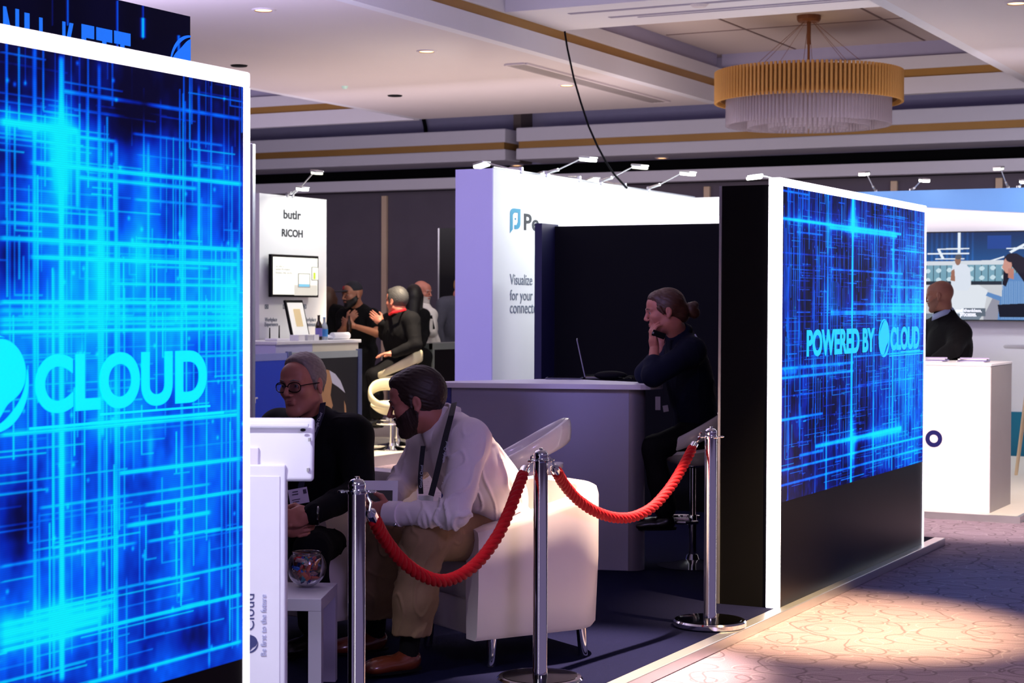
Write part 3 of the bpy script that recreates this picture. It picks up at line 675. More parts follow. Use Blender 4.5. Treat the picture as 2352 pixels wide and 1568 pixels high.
hlL = [HL(140, 210, 553, 272, .006, .55, .05), HL(0, 281, 178, 300, .009, 1.0, .30), HL(178, 313, 266, 326, .005, .6, .03), HL(73, 374, 553, 422, .007, .75, .06), HL(178, 413, 450, 428, .006, .6, .04), HL(0, 400, 120, 412, .004, .4, .02),
       HL(0, 465, 176, 478, .004, .45, .02), HL(0, 511, 266, 525, .005, .55, .03), HL(0, 548, 545, 572, .007, .7, .08), HL(72, 590, 545, 607, .007, .75, .06), HL(345, 612, 478, 616, .004, .5, .02), HL(260, 653, 545, 655, .005, .6, .04),
       HL(0, 694, 545, 696, .006, .75, .06), HL(0, 712, 545, 712, .007, .3, .06), HL(0, 733, 545, 730, .007, .4, .09), HL(0, 746, 545, 741, .004, .45, .06), HL(0, 763, 545, 753, .005, .85, .06), HL(460, 819, 545, 815, .004, .5, .02),
       HL(0, 1000, 545, 950, .006, .85, .06), HL(200, 970, 545, 944, .003, .6, .02), HL(272, 1087, 552, 1052, .007, .75, .05), HL(92, 1160, 480, 1116, .004, .5, .03), HL(333, 1159, 552, 1127, .006, .7, .04), HL(215, 1178, 333, 1160, .003, .35, .02),
       HL(290, 1208, 480, 1176, .007, .7, .04), HL(340, 1241, 510, 1215, .005, .6, .03), HL(0, 1300, 310, 1248, .004, .5, .04), HL(340, 1340, 552, 1294, .005, .6, .04), HL(0, 1492, 552, 1368, .006, .8, .06), HL(200, 1567, 552, 1475, .006, .75, .05),
       HL(70, 1400, 270, 1372, .006, .6, .08), HL(0, 1425, 260, 1390, .007, .6, .10), HL(0, 1445, 250, 1412, .012, .5, .2), HL(0, 1470, 230, 1430, .008, .5, .1), HL(305, 306, 510, 335, .004, .45, .02), HL(440, 378, 510, 387, .005, .55, .02), HL(315, 357, 552, 383, .002, .25, .02), HL(310, 458, 510, 474, .003, .4, .01), HL(420, 1500 - 110, 522, 1400 - 20, .003, .3, 0)]
yl, zl = zip(*[pos(*q) for q in ((140, 300), (140, 400), (60, 290), (140, 1430), (40, 1445), (200, 1420), (320, 590), (230, 600), (545, 700), (140, 1050), (345, 1030), (25, 360), (30, 590), (300, 260), (45, 1210), (430, 1460), (300, 1110))])
blL = [(yl[0], zl[0], .05, .10, .5), (yl[1], zl[1], .03, .08, .5), (yl[2], zl[2], .14, .03, .4), (yl[3], zl[3], .05, .05, .4), (yl[4], zl[4], .2, .045, .35), (yl[5], zl[5], .1, .03, .35), (yl[6], zl[6], .035, .09, .35), (yl[7], zl[7], .03, .08, .35),
       (yl[8], zl[8], .12, .12, .25), (yl[9], zl[9], .02, .12, .25), (yl[10], zl[10], .012, .05, .35), (yl[11], zl[11], .09, .06, -.3), (yl[12], zl[12], .08, .06, -.25), (yl[13], zl[13], .09, .10, -.35), (yl[14], zl[14], .07, .10, -.35), (yl[15], zl[15], .10, .06, -.3), (yl[16], zl[16], .06, .05, -.15)]
ysL = np.concatenate([np.arange(1.22, 3.1, .02), np.arange(3.1, 4.024, .0028)])
led_wall('huge glowing blue screen wall at left edge with a big cyan word, nearest the camera', 1.21, 4.05, ysL, vlL, hlL, blL, 3, baseL, 620, .0024, M_cy, None)
# right wall
def baseR(Y, Z): return .15 + .22 * np.clip((Y - 9.9) / 1.1, 0, 1)
vlR = [VL(1959, 450, 1120, .020, .85, .38), VL(1902, 440, 1140, .012, .6, .22), VL(2010, 440, 1100, .012, .6, .18), VL(2053, 460, 1080, .012, .6, .18), VL(1909, 540, 760, .008, .5, .1), VL(1876, 500, 1150, .008, .42, .08), VL(1814, 430, 1150, .006, .5, .04),
       VL(1858, 440, 540, .006, .5, .04), VL(1803, 500, 760, .005, .32, .02), VL(2067, 480, 1080, .006, .45, .04), VL(2106, 480, 700, .008, .4, .05), VL(1846, 560, 1150, .005, .3, .03), VL(2098, 560, 1070, .006, .4, .05), VL(1925, 600, 1120, .005, .25, .02)]
for i in range(34):
    x = 1790 + (i * 97.3) % 330; vlR.append(VL(x, 520 + (i * 53) % 260, 700 + (i * 131) % 420, .0045, .22 + .05 * (i % 4), .01))
for i in range(16):
    x = 2000 + i * 7.4; vlR.append(VL(x, 640, 1075, .005, .33 + .06 * (i % 3), .035))
hlR = [HL(1793, 492, 2070, 545, .010, .8, .25), HL(1822, 506, 1915, 515, .008, .6, .2), HL(1905, 525, 2060, 540, .012, .7, .25), HL(1830, 532, 1890, 540, .006, .5, .1), HL(1793, 437, 1858, 447, .007, .6, .05), HL(2045, 573, 2122, 580, .007, .6, .08), HL(1908, 619, 2073, 628, .007, .6, .08),
       HL(1793, 582, 1950, 590, .005, .35, .04), HL(2000, 640, 2122, 645, .005, .45, .04), HL(2045, 658, 2122, 662, .008, .55, .06), HL(1960, 698, 2122, 699, .007, .6, .06), HL(1908, 716, 2122, 716, .010, .6, .12), HL(1908, 721, 2000, 721, .006, .6, .1), HL(2010, 708, 2122, 708, .02, .3, .14), HL(1793, 740, 1880, 738, .004, .4, .02),
       HL(1960, 818, 2122, 807, .007, .6, .06), HL(1793, 845, 1960, 834, .010, .6, .14), HL(1793, 868, 1960, 852, .009, .65, .12), HL(1793, 855, 1830, 852, .02, .3, .1), HL(1787, 966, 1890, 949, .009, .75, .06), HL(1872, 1022, 2070, 985, .014, .75, .22), HL(1835, 1045, 1890, 1035, .010, .6, .08), HL(1787, 1076, 2122, 1006, .008, .7, .06),
       HL(1787, 1105, 2122, 1038, .008, .6, .05), HL(1960, 1005, 2070, 990, .02, .4, .2), HL(1793, 608, 1880, 610, .004, .3, .02), HL(2080, 537, 2118, 545, .004, .5, .02), HL(1793, 905, 2000, 890, .005, .35, .03), HL(1970, 880, 2100, 872, .005, .4, .04), HL(1840, 645, 1860, 645, .004, .4, 0), HL(1990, 500, 2122, 512, .004, .4, .03)]
pR = [pos(*q) for q in ((1959, 510), (1959, 470), (2050, 590), (1959, 1010), (1959, 1040), (2030, 1000), (2080, 900), (1930, 660), (1860, 680), (1930, 600), (1985, 660), (2080, 480), (2010, 480), (1905, 940), (1840, 600), (1985, 950))]
blR = [(pR[0][0], pR[0][1], .10, .07, .5), (pR[1][0], pR[1][1], .04, .10, .4), (pR[2][0], pR[2][1], .03, .1, .4), (pR[3][0], pR[3][1], .06, .10, .4), (pR[4][0], pR[4][1], .05, .10, .3), (pR[5][0], pR[5][1], .3, .05, .3), (pR[6][0], pR[6][1], .3, .5, .18), (pR[7][0], pR[7][1], .12, .12, -.3), (pR[8][0], pR[8][1], .2, .2, -.15),
       (pR[9][0], pR[9][1], .12, .05, -.1), (pR[10][0], pR[10][1], .1, .1, -.2), (pR[11][0], pR[11][1], .2, .10, -.25), (pR[12][0], pR[12][1], .1, .08, -.25), (pR[13][0], pR[13][1], .12, .1, -.25), (pR[14][0], pR[14][1], .2, .15, 0), (pR[15][0], pR[15][1], .1, .07, -.2)]
ysR = np.arange(8.516, 11.24, .0075)
led_wall('blue screen wall reading POWERED BY CLOUD beside the carpeted aisle', 8.48, 11.27, ysR, vlR, hlR, blR, 9, baseR, 760, .0030, M_cy2, None)
# dark partition behind the right wall
pd = thing('partition_panel', (-3.14, 9.9, ZP), 'tall matt black partition behind the white lit end of the right screen wall', 'partition')
build('panel', MB().aabb(-3.262, XF - .063, 8.492, 11.25, ZP, 2.165), M_blackm, pd)
build('edge_profile', MB().aabb(-3.275, -3.262, 8.485, 8.51, ZP, 2.165), M_alu, pd)
# dark LED tower behind the left wall
XT = -4.3; e = on(437, 38, 0, XT)
tw = thing('led_tower', (XT - .2, e[1] - 1.5, ZP), 'dark screen tower with dim blue letters behind the top of the left screen wall', 'screen')
yt = np.arange(e[1] - 2.2, e[1], .006); zt_ = np.arange(1.9, e[2], .006)
def posT(x, y): p = on(x, y, 0, XT); return p[1], p[2]
vt_ = [(posT(x, 50)[0], posT(x, y1)[1], posT(x, y0)[1], w, s, g) for x, y0, y1, w, s, g in ((155, 0, 60, .005, .5, .04), (269, 0, 120, .005, .5, .04), (328, 5, 90, .005, .35, .05), (328, 40, 85, .012, .6, .05), (120, 0, 60, .004, .15, 0), (410, 80, 140, .008, .6, .05))]
I = .03 + .05 * vnoise(*np.meshgrid(yt, zt_, indexing='ij'), .2, .2, 4); Yt, Zt = np.meshgrid(yt, zt_, indexing='ij')
for (y, a, b, w, s, g) in vt_: I = I + s * np.exp(-((Yt - y) / w) ** 2) * ((Zt > a) & (Zt < b)) + g * np.exp(-np.abs(Yt - y) / .02) * ((Zt > a) & (Zt < b))
grid_screen('screen', XT + .001, yt, zt_, cmap(I) * np.clip(I * 5, .12, 1)[..., None], tw, M_led)
build('body', MB().aabb(XT - .4, XT, e[1] - 2.2, e[1], ZP, e[2]), M_blackm, tw)
M_tl = mat('tower_lettering', (24, 110, 230), .5, emit=.9, ecol=(26, 112, 232))
a = on(28, 120, 0, XT); zbas = on(240, 150, 0, XT)[2] - .03
for s, xa, xb, hh in (('N', 6, 42, .30), ('I', 55, 66, .29), ('J', 82, 96, .27), ('K', 142, 170, .26), ('E', 186, 215, .24), ('T', 220, 256, .24), ('T', 261, 298, .24)):
    pa, pb = on(xa, 100, 0, XT), on(xb, 100, 0, XT); top = on((xa + xb) / 2, {'N': 18, 'I': 30, 'J': 40, 'K': 52, 'E': 58, 'T': 66}[s] + (8 if xa > 255 else 0), 0, XT)[2]
    text('lettering', s, (XT + .002, pa[1], top - .22), (0, 1, 0), (0, 0, 1), .2, M_tl, tw, bold=.03, width=pb[1] - pa[1], height=.22)
c = on(437, 145, 0, XT); pe = emblem((XT + .002, c[1] - .0, c[2] - .02), V(0, 1, 0), V(0, 0, 1), .125, M_tl, tw)
# clip the half of the emblem that would hang past the tower edge
bm = bmesh.new(); bm.from_mesh(pe.data); loc = rootm(pe).inverted() @ Vector((XT, e[1] - .002, 0))
g = bm.verts[:] + bm.edges[:] + bm.faces[:]; bmesh.ops.bisect_plane(bm, geom=g, plane_co=loc, plane_no=(0, 1, 0), clear_outer=True); bm.to_mesh(pe.data); bm.free()
# real light given by the screens (their glow on people and floor)
lamp('screen_glow_left', 'AREA', (XF + .06, 2.9, 1.3), (XF + 3, 2.9, 1.0), 28, (.05, .35, 1), shape='RECTANGLE', size=2.5, size_y=1.5)
lamp('screen_glow_right', 'AREA', (XF + .06, 9.9, 1.35), (XF + 3, 9.9, 1.0), 16, (.05, .3, 1), shape='RECTANGLE', size=2.5, size_y=1.5)

# ------------------------------------------------------------------ booth platform
pl = thing('platform', (-4.5, 7, 0), 'raised booth platform with navy carpet and aluminium edging', 'platform')
build('carpet_top', MB().aabb(-6.4, XF - .02, -1, 11.63, .0, .049).aabb(-6.4, -3.3, 11.63, 12.3, 0, .049), M_blue, pl)
build('edging', MB().aabb(XF - .02, -2.90, -1, 11.63, 0, ZP, .004), M_alu, pl)
build('edging', MB().aabb(-6.4, -3.3, 12.3, 12.36, 0, ZP, .004), M_alu, pl)
# back wall of the booth with a lit top edge
bw = thing('booth_wall', (-4.6, 12.1, ZP), 'black back wall of the booth with white light strip along its top', 'partition')
build('back_panel', MB().aabb(-6.04, -3.3, 12.2, 12.26, ZP, 2.16), M_blackm, bw)
build('light_strip', MB().aabb(-6.0, -3.3, 12.19, 12.26, 2.162, 2.212, .004), M_light, bw)
build('side_panel', MB().aabb(-6.10, -6.04, 11.98, 12.26, ZP, 2.175), mat('navy_side_panel', (22, 22, 60), .5), bw)
# ------------------------------------------------------------------ stanchions and ropes
def make_stanchion(loc, label):
    t = thing('stanchion', loc, label, 'stanchion', 'rope barrier posts')
    L = lambda p, z: p
    build('base', MB().lathe([(0, 0), (.165, 0), (.172, .006), (.172, .024), (.165, .032), (.10, .036), (.034, .040), (0, .04)], seg=48), M_chrome, t, world=False, smooth=True)
    build('base_cover', MB().lathe([(.034, .041), (.15, .0345), (.15, .030), (.034, .036)], seg=40), mat('base_top_black_chrome', (30, 30, 34), .08, 1.0), t, world=False, smooth=True)
    build('pole', MB().lathe([(.0, .03), (.031, .03), (.031, .06), (.029, .065), (.029, .885), (.0, .885)], seg=32), M_chrome, t, world=False, smooth=True)
    cap_ = build('cap', MB().lathe([(.0, .885), (.032, .885), (.033, .893), (.029, .897), (.027, .905), (.029, .910), (.028, .922), (.020, .932), (.008, .936), (.008, .942), (0, .943)], seg=32), M_chrome, t, world=False, smooth=True)
    pl_ = MB().lathe([(.0, .890), (.036, .890), (.036, .896), (0, .896)], seg=28)
    for k in range(4):
        a = PI / 2 * k + .5; c = Vector((math.cos(a) * .048, math.sin(a) * .048, .893))
        pl_.tube([c + Vector((math.cos(b) * .013, math.sin(b) * .013, 0)) for b in np.linspace(0, 2 * PI, 13)[:-1]], .004, 6, True)
    build('hook_ring', pl_, M_chrome, t, world=False, smooth=True)
    return t
sp = [on(820, 1106, 2, ZP + .925), on(1240, 1570, 2, ZP), on(1630, 1437, 2, ZP)]
for p in sp: p[2] = ZP
s0 = make_stanchion(sp[0], 'chrome rope post nearest the white kiosk, at the left end of the ropes')
s1 = dup(s0, sp[1], .6, label='chrome rope post standing before the white armchair, between the two ropes')
s2 = dup(s0, sp[2], .2, label='chrome rope post with its whole round base beside the black partition')
M_red = mat('red_rope', (188, 4, 20), .7, var=.25, scale=30, bump=.3, spec=.3)
def rope(pts, label, a_post, b_post):
    P = [np.array(p, float) for p in pts]
    # Catmull-Rom
    Q = [2 * P[0] - P[1]] + P + [2 * P[-1] - P[-2]]; out = []
    for i in range(1, len(Q) - 2):
        for s in np.linspace(0, 1, 14, endpoint=False):
            a, b, c, d = Q[i - 1], Q[i], Q[i + 1], Q[i + 2]
            out.append(.5 * ((2 * b) + (-a + c) * s + (2 * a - 5 * b + 4 * c - d) * s * s + (-a + 3 * b - 3 * c + d) * s ** 3))
    out.append(P[-1]); out = np.array(out); seg = np.linalg.norm(np.diff(out, axis=0), axis=1); L = np.concatenate([[0], np.cumsum(seg)])
    n = int(L[-1] / .006); t = np.linspace(0, L[-1], n); C = np.stack([np.interp(t, L, out[:, i]) for i in range(3)], 1)
    T = np.gradient(C, axis=0); T /= np.linalg.norm(T, axis=1)[:, None]; side = np.cross(T[n // 2], [0, 0, 1.0]); 
    X = np.array([unit(np.cross(T[i], [0, 0, 1.0])) for i in range(n)]); Y = np.cross(T, X)
    r = thing('barrier_rope', C[n // 2], label, 'rope', 'red barrier ropes')
    mb = MB()
    for k in range(4):
        ph = 2 * PI * t / .135 + 2 * PI * k / 4
        pts2 = C + X * (np.cos(ph) * .0130)[:, None] + Y * (np.sin(ph) * .0130)[:, None]
        mb.tube(pts2[::2], .0118, 8)
    build('braid', mb, M_red, r, smooth='all')
    for e, q in ((0, a_post), (-1, b_post)):
        d = T[0] if e == 0 else -T[-1]; a = C[e] - d * .055; f = build('ferrule', MB().cyl(C[e] + d * .004, C[e] - d * .04, .0185, .0185, 18).cyl(C[e] - d * .04, a, .0185, .008, 18), M_chrome, r, smooth=True)
        hk = np.array(q, float); mid = (a + hk) / 2
        build('hook', MB().tube([a, a * .6 + hk * .4 + V(.008, 0, .002), mid * .4 + hk * .6 + V(-.004, 0, .006), hk], .005, 8), M_chrome, f, smooth=True)
def dl(pts, d0, d1): n = len(pts); return [at(x, y, d0 + (d1 - d0) * i / (n - 1)) for i, (x, y) in enumerate(pts)]
dA, dB, dC = [float((p - CAM) @ CF) for p in sp]
rope(dl([(858, 1190), (880, 1232), (915, 1278), (960, 1315), (1010, 1333), (1055, 1322), (1100, 1288), (1140, 1235), (1168, 1178), (1188, 1125), (1202, 1088)], dA + .05, dB - .02), 'thick red twisted rope hanging from left post to middle post', at(843, 1128, dA), at(1226, 1046, dB))
rope(dl([(1278, 1082), (1296, 1112), (1325, 1145), (1365, 1173), (1410, 1188), (1455, 1186), (1500, 1163), (1540, 1118), (1568, 1072), (1590, 1030)], dB + .02, dC - .02), 'thick red twisted rope hanging from middle post to the post by black partition', at(1256, 1044, dB), at(1612, 992, dC))

# ------------------------------------------------------------------ tub armchairs
M_leather = mat('white_leatherette', (226, 216, 214), .42, var=.015, scale=5)
def make_tub(loc, rz, label):
    t = thing('armchair', loc, label, 'armchair', 'white tub armchairs', rz=rz)
    W2, D2, th = .335, .345, .085; mb = MB(); vs = []; fs = []
    path = []; R = .20
    for y in np.linspace(D2, -D2 + R, 10): path.append((-W2, y, -1, 0))
    for a in np.linspace(0, PI / 2, 8)[1:]: path.append((-W2 + R - R * math.cos(a), -D2 + R - R * math.sin(a), -math.cos(a), -math.sin(a)))
    for x in np.linspace(-W2 + R, W2 - R, 6)[1:]: path.append((x, -D2, 0, -1))
    for a in np.linspace(PI / 2, 0, 8)[1:]: path.append((W2 - R + R * math.cos(a), -D2 + R - R * math.sin(a), math.cos(a), -math.sin(a)))
    for y in np.linspace(-D2 + R, D2, 10)[1:]: path.append((W2, y, 1, 0))
    m = None
    for (x, y, nx, ny) in path:
        u = (D2 - y) / (2 * D2); zt2 = .585 + .155 * (u ** 1.15); zb2 = .125 + .0 * u; fl = .03 * (1 - u)
        sec = [(0 - .015, zb2), (0, zb2 + .02), (.012, (zb2 + zt2) / 2), (.012, zt2 - .035), (.004, zt2 - .010), (-.018, zt2), (-th + .02, zt2 + .002), (-th + .004, zt2 - .01), (-th, zt2 - .04), (-th - .006, .36), (-th, zb2)]
        m = len(sec)
        for (o, z) in sec: vs.append((x + nx * o, y + ny * o, z))
    n = len(path)
    for i in range(n - 1):
        for k in range(m): fs.append((i * m + k, i * m + (k + 1) % m, (i + 1) * m + (k + 1) % m, (i + 1) * m + k))
    fs += [tuple(range(m)), tuple((n - 1) * m + k for k in range(m))[::-1]]
    mb._add(vs, fs); build('shell', mb, M_leather, t, world=False, smooth=True)
    build('seat_cushion', MB().box((0, .025, .345), (.50, .56, .15), None, .035, 4), M_leather, t, world=False, smooth=True)
    build('seat_base', MB().box((0, .01, .20), (.53, .585, .15), None, .015, 2), M_leather, t, world=False, smooth=True)
    for sx in (-1, 1):
        for sy in (-1, 1): build('leg', MB().cyl((sx * .26, sy * .225, .13), (sx * .265, sy * .235, 0), .022, .020, 18), M_chrome, t, world=False, smooth=True)
    return t
c2 = make_tub((-3.64, 6.875, ZP), math.radians(150), 'white tub armchair in full view behind the middle post, under the man in white shirt')
q = on(812, 1530, 2, ZP)
pc = at(752, 1450, 8.2); c1 = dup(c2, (pc[0], pc[1], ZP), math.radians(168), label='white tub armchair mostly hidden under the man in dark suit')

# ------------------------------------------------------------------ bar stools
M_plast = mat('glossy_white_plastic', (222, 220, 228), .22, var=.01, coat=.3); M_cream = mat('cream_plastic', (204, 196, 168), .35, var=.02)
def make_stool(loc, rz, label, m, hs=.70):
    """faces +Y: the ring rises towards -Y"""
    t = thing('bar_stool', loc, label, 'stool', 'ring-backed bar stools', rz=rz); vs = []; fs = []; n = 40
    for k in range(n):
        a = 2 * PI * k / n; b = .5 - .5 * math.sin(a)        # 0 front, 1 back
        rx, ry = .205, .215; tt = .014 + .006 * b; x, y = rx * math.cos(a), ry * math.sin(a) - .01; z = hs + .02 + .21 * b ** 1.25; nx, ny = math.cos(a), math.sin(a)
        hh = .028 + .034 * b; out = .02 * b
        for e_ in np.linspace(0, 2 * PI, 15)[:-1]:
            o = (tt + .003) * math.copysign(abs(math.cos(e_)) ** .7, math.cos(e_)); q = hh * math.copysign(abs(math.sin(e_)) ** .8, math.sin(e_)); vs.append((x + nx * (o + out), y + ny * (o + out), z + q))
    for k in range(n):
        for j in range(14): fs.append((k * 14 + j, k * 14 + (j + 1) % 14, ((k + 1) % n) * 14 + (j + 1) % 14, ((k + 1) % n) * 14 + j))
    mb = MB(); mb._add(vs, fs); build('ring_back', mb, m, t, world=False, smooth=True)
    vs = []; fs = []; nr = 8
    for side in (0, 1):
        for i in range(nr + 1):
            q = i / nr
            for k in range(n):
                a = 2 * PI * k / n; b = .5 - .5 * math.sin(a); lip = hs + .015 + .05 * b ** 1.5
                z = hs - .055 + (lip - hs + .055) * q ** 2.6 - side * .018
                vs.append((.212 * q * math.cos(a), .218 * q * math.sin(a) - .01, z))
    o2 = (nr + 1) * n
    for s in (0, o2):
        for i in range(nr):
            for k in range(n): fs.append((s + i * n + k, s + i * n + (k + 1) % n, s + (i + 1) * n + (k + 1) % n, s + (i + 1) * n + k))
    for k in range(n): fs.append((nr * n + k, nr * n + (k + 1) % n, o2 + nr * n + (k + 1) % n, o2 + nr * n + k))
    mb = MB(); mb._add(vs, fs); bmesh.ops.remove_doubles(mb.b, verts=mb.b.verts, dist=1e-5); build('seat', mb, m, t, world=False, smooth=True)
    build('pole', MB().cyl((0, 0, .02), (0, 0, .30), .024).cyl((0, 0, .28), (0, 0, hs - .06), .017).lathe([(0, hs - .09), (.07, hs - .07), (.07, hs - .06), (0, hs - .055)], seg=20), M_chrome, t, world=False, smooth=True)
    build('base', MB().lathe([(0, 0), (.205, 0), (.205, .006), (.12, .018), (.04, .04), (.03, .07), (0, .07)], seg=40), M_chrome, t, world=False, smooth=True)
    build('footrest', MB().tube([Vector((.16 * math.cos(a), .05 + .15 * math.sin(a), .27)) for a in np.linspace(-.6, PI + .6, 22)], .011, 8).cyl((0, 0, .27), (0, .2, .27), .010), M_chrome, t, world=False, smooth=True)
    return t
def floorpt(x, d, z=ZP): p = at(x, 1000, d); return (p[0], p[1], z)
LEFT = math.atan2(.30, -.95)
def face(r, f): v = _R0 * r + _F0 * f; return math.atan2(-v[0], v[1])     # turn so that local +Y looks along (right r, away f)
st1 = make_stool(floorpt(1190, 8.95), face(-1, -.05), 'glossy white bar stool behind the man in white shirt, before the grey counter', M_plast, .655)
st2 = dup(st1, floorpt(1592, 10.35), face(-1, .15), label='white bar stool with chrome pole that the woman at the counter sits on')
st3 = make_stool(floorpt(912, 18.55, .1), face(-1, .1), 'cream bar stool under the grey-haired man, upper of the two cream seats', M_cream, .70)
st4 = make_stool(floorpt(900, 17.95, .1), face(.3, -.9), 'lower cream bar stool half hidden behind the head of the bearded man', M_cream, .42)

# ------------------------------------------------------------------ booth counter
fr_ = on(1443, 1311, 2, ZP); CW = 1.03
ct = thing('reception_counter', (fr_[0], fr_[1], ZP), 'lavender grey reception counter with pale top and rounded right end', 'counter', rz=face(.16, 1))
hz = 1.035
build('front_panel', MB().aabb(-CW, 0, 0, .40, 0, hz, .004), M_grey, ct, world=False)
build('end_column', MB().lathe([(0, 0), (.085, 0), (.085, hz), (0, hz)], (0, .087, 0), 32).aabb(0, .03, .02, .38, 0, hz), mat('counter_end_aluminium', (110, 106, 118), .4, .3), ct, world=False, smooth=True)
build('corner_post', MB().aabb(-CW - .055, -CW, -.002, .05, 0, hz), mat('counter_post_blue', (60, 62, 130), .4, .3), ct, world=False)
tp = [(-CW - .13, -.05), (.02, -.055)] + [(.05 + .13 * math.sin(a), .12 - .175 * math.cos(a)) for a in np.linspace(.15, PI * .62, 9)] + [(-.12, .42), (-.38, .60), (-.60, .58), (-CW - .10, .10)]
mb = MB(); mb.prism(tp, (0, 0, hz), (1, 0, 0), (0, 1, 0), (0, 0, .028)); build('worktop', mb, M_ctop, ct, world=False)
ztop = 1.1135
def top_at(x, y): return on(x, y, 2, ztop)
# laptop, tablet, case on the counter
lp = top_at(1338, 868); lt = thing('laptop', lp, 'open silver laptop seen edge-on, standing on the grey counter', 'laptop', rz=face(1, -.04))
build('keyboard_deck', MB().box((0, .13, .009), (.33, .23, .016), None, .004), M_steel, lt, world=False)
Mx = Matrix.Rotation(math.radians(12.5), 3, 'X')
sc_ = build('screen', MB().box(Vector((0, .015, .012)) + Mx @ Vector((0, 0, .118)), (.33, .007, .235), Mx, .003), mat('laptop_shell', (150, 150, 165), .3, .6), lt, world=False)
build('display', MB().box(Vector((0, .015, .012)) + Mx @ Vector((0, .0045, .118)), (.31, .002, .215), Mx), mat('display_off', (8, 8, 12), .1), sc_, world=False)
p = top_at(1296, 870); tb = thing('tablet', p, 'closed black tablet lying flat on the counter left of the laptop', 'tablet', rz=face(1, -.1))
build('body', MB().box((0, 0, .005), (.17, .22, .008), None, .003), mat('tablet_grey', (70, 70, 84), .3, .3), tb, world=False); build('glass', MB().box((0, 0, .0097), (.155, .2, .0012)), mat('display_off', (8, 8, 12), .1), tb, world=False)
p = top_at(1403, 872); o = blob_obj('glasses_case', Blob(.006).ell(p + V(0, 0, .026), V(.10, .042, .028), [_R0, _F0, _Z], .01), M_blackm, None); prop(o, 'soft black case lying on the counter between laptop and cables', 'case')
cb = []
for i in range(26):
    a = i * 1.1; q = top_at(1438 + 20 * math.sin(a * .9) + i * .6, 872 + 3 * math.cos(a * 1.3)); cb.append(q + V(0, 0, .008 + .006 * (1 + math.sin(i * 1.7))))
o = build('charging_cable', MB().tube(cb, .0035, 6), M_blackm, origin=cb[0]); prop(o, 'tangle of thin black cable on the counter by the woman elbow', 'cable')

# ------------------------------------------------------------------ side table and bowl of sweets
n_, f_ = on(738, 1375, 2, .44), on(775, 1338, 2, .44)
M_tab = mat('pale_grey_table', (178, 172, 188), .5, var=.02)
te = f_ - n_; TL = float(np.linalg.norm(te)); tt_ = thing('side_table', (n_[0], n_[1], ZP), 'square pale grey side table holding the glass bowl behind the kiosk', 'table', rz=math.atan2(-te[0], te[1])); TW = .50
build('tabletop', MB().aabb(-TW, 0, 0, TL, .342, .39, .002), M_tab, tt_, world=False)
for x in (-TW + .05, 0):
    for y in (.05, TL): build('leg', MB().aabb(x - .05, x, y - .05, y, 0, .342), M_tab, tt_, world=False)
bc = on(704, 1348, 2, .44); bl = thing('sweet_bowl', bc, 'round clear glass bowl full of wrapped sweets on the side table', 'bowl')
M_gl = mat('bowl_glass', (240, 242, 250), .03, trans=1.0, var=0)
rb_ = .078; prof = []
for a in np.linspace(-1.35, .80, 22): prof.append((rb_ * math.cos(a), .079 + rb_ * math.sin(a)))
prof = [(0, .003)] + prof; lip = [(prof[-1][0] + .004, prof[-1][1] + .006), (prof[-1][0], prof[-1][1] + .006)]
inner = [(max(r - .0035, 0), z + .003) for r, z in prof[::-1]]
build('bowl', MB().lathe(prof + lip + inner, bc, 40, cap=False), M_gl, bl, smooth='all')
rs = random.Random(4); cols = [(40, 70, 190), (200, 40, 40), (30, 150, 170), (200, 130, 60), (30, 40, 130), (190, 150, 150), (220, 90, 50), (110, 60, 30), (50, 110, 210)]
wm = [mat('wrapper_%d' % i, c, .3, .2, var=.3, scale=60) for i, c in enumerate(cols)]
kinds = []
placed = 0
for i in range(400):
    if placed >= 44: break
    a, r, z = rs.uniform(0, 2 * PI), rb_ * math.sqrt(rs.random()), rs.uniform(.018, .108)
    lim = math.sqrt(max(0, (rb_ - .024) ** 2 - (z - .079) ** 2))
    if r > lim: continue
    M = Euler((rs.uniform(-1.2, 1.2), rs.uniform(-1.2, 1.2), rs.uniform(0, 6))).to_matrix()
    k = placed % 9
    if placed < 9:
        o = build('wrapped_sweet', MB().box((0, 0, 0), (.034, .017, .010), None, .004, 2).box((.021, 0, 0), (.009, .018, .0018)).box((-.021, 0, 0), (.009, .018, .0018)), wm[k], world=False, smooth=True); kinds.append(o)
    else: o = kinds[k].copy(); COL.objects.link(o)
    o.location = (bc[0] + r * math.cos(a), bc[1] + r * math.sin(a), bc[2] + z); o.rotation_euler = M.to_euler(); placed += 1
    prop(o, 'small foil wrapped sweet in the glass bowl', 'sweet', 'wrapped sweets in the glass bowl')

# ------------------------------------------------------------------ kiosk with tablet enclosure
dk = 5.45
def kp(x, y, dd=0): return at(x, y, dk + dd)
KM = [np.array(CR), np.array(CU), -np.array(CF)]
kc = at(604, 1500, dk); kb = thing('tablet_kiosk', (kc[0], kc[1], ZP), 'white floor kiosk with tablet enclosure beside the left screen wall', 'kiosk')
rk = face(0, -1) # panel front looks to the camera
KR = np.array([_R0[0], _R0[1], 0.]); KF = np.array([_F0[0], _F0[1], 0.])
zk = kp(604, 1066)[2]; wR = float((kp(656, 1300) - kc) @ KR); wL = -.085
Mk = Matrix((KR, KF, (0, 0, 1))).transposed()
M_kiosk = mat('white_powder_coat', (236, 236, 246), .35, var=.01)
ctr = np.array([kc[0], kc[1], 0.]) + KR * (wR + wL) / 2
build('column', MB().box(ctr + V(0, 0, zk / 2 + .035) + KF * .03, (wR - wL, .06, zk - .07), Mk, .006, 3), M_kiosk, kb, smooth=True)
build('column_face', MB().box(ctr + V(0, 0, zk / 2 + .03) - KF * .0015, (wR - wL - .034, .003, zk - .13), Mk, .001), mat('kiosk_face', (240, 240, 252), .4), kb)
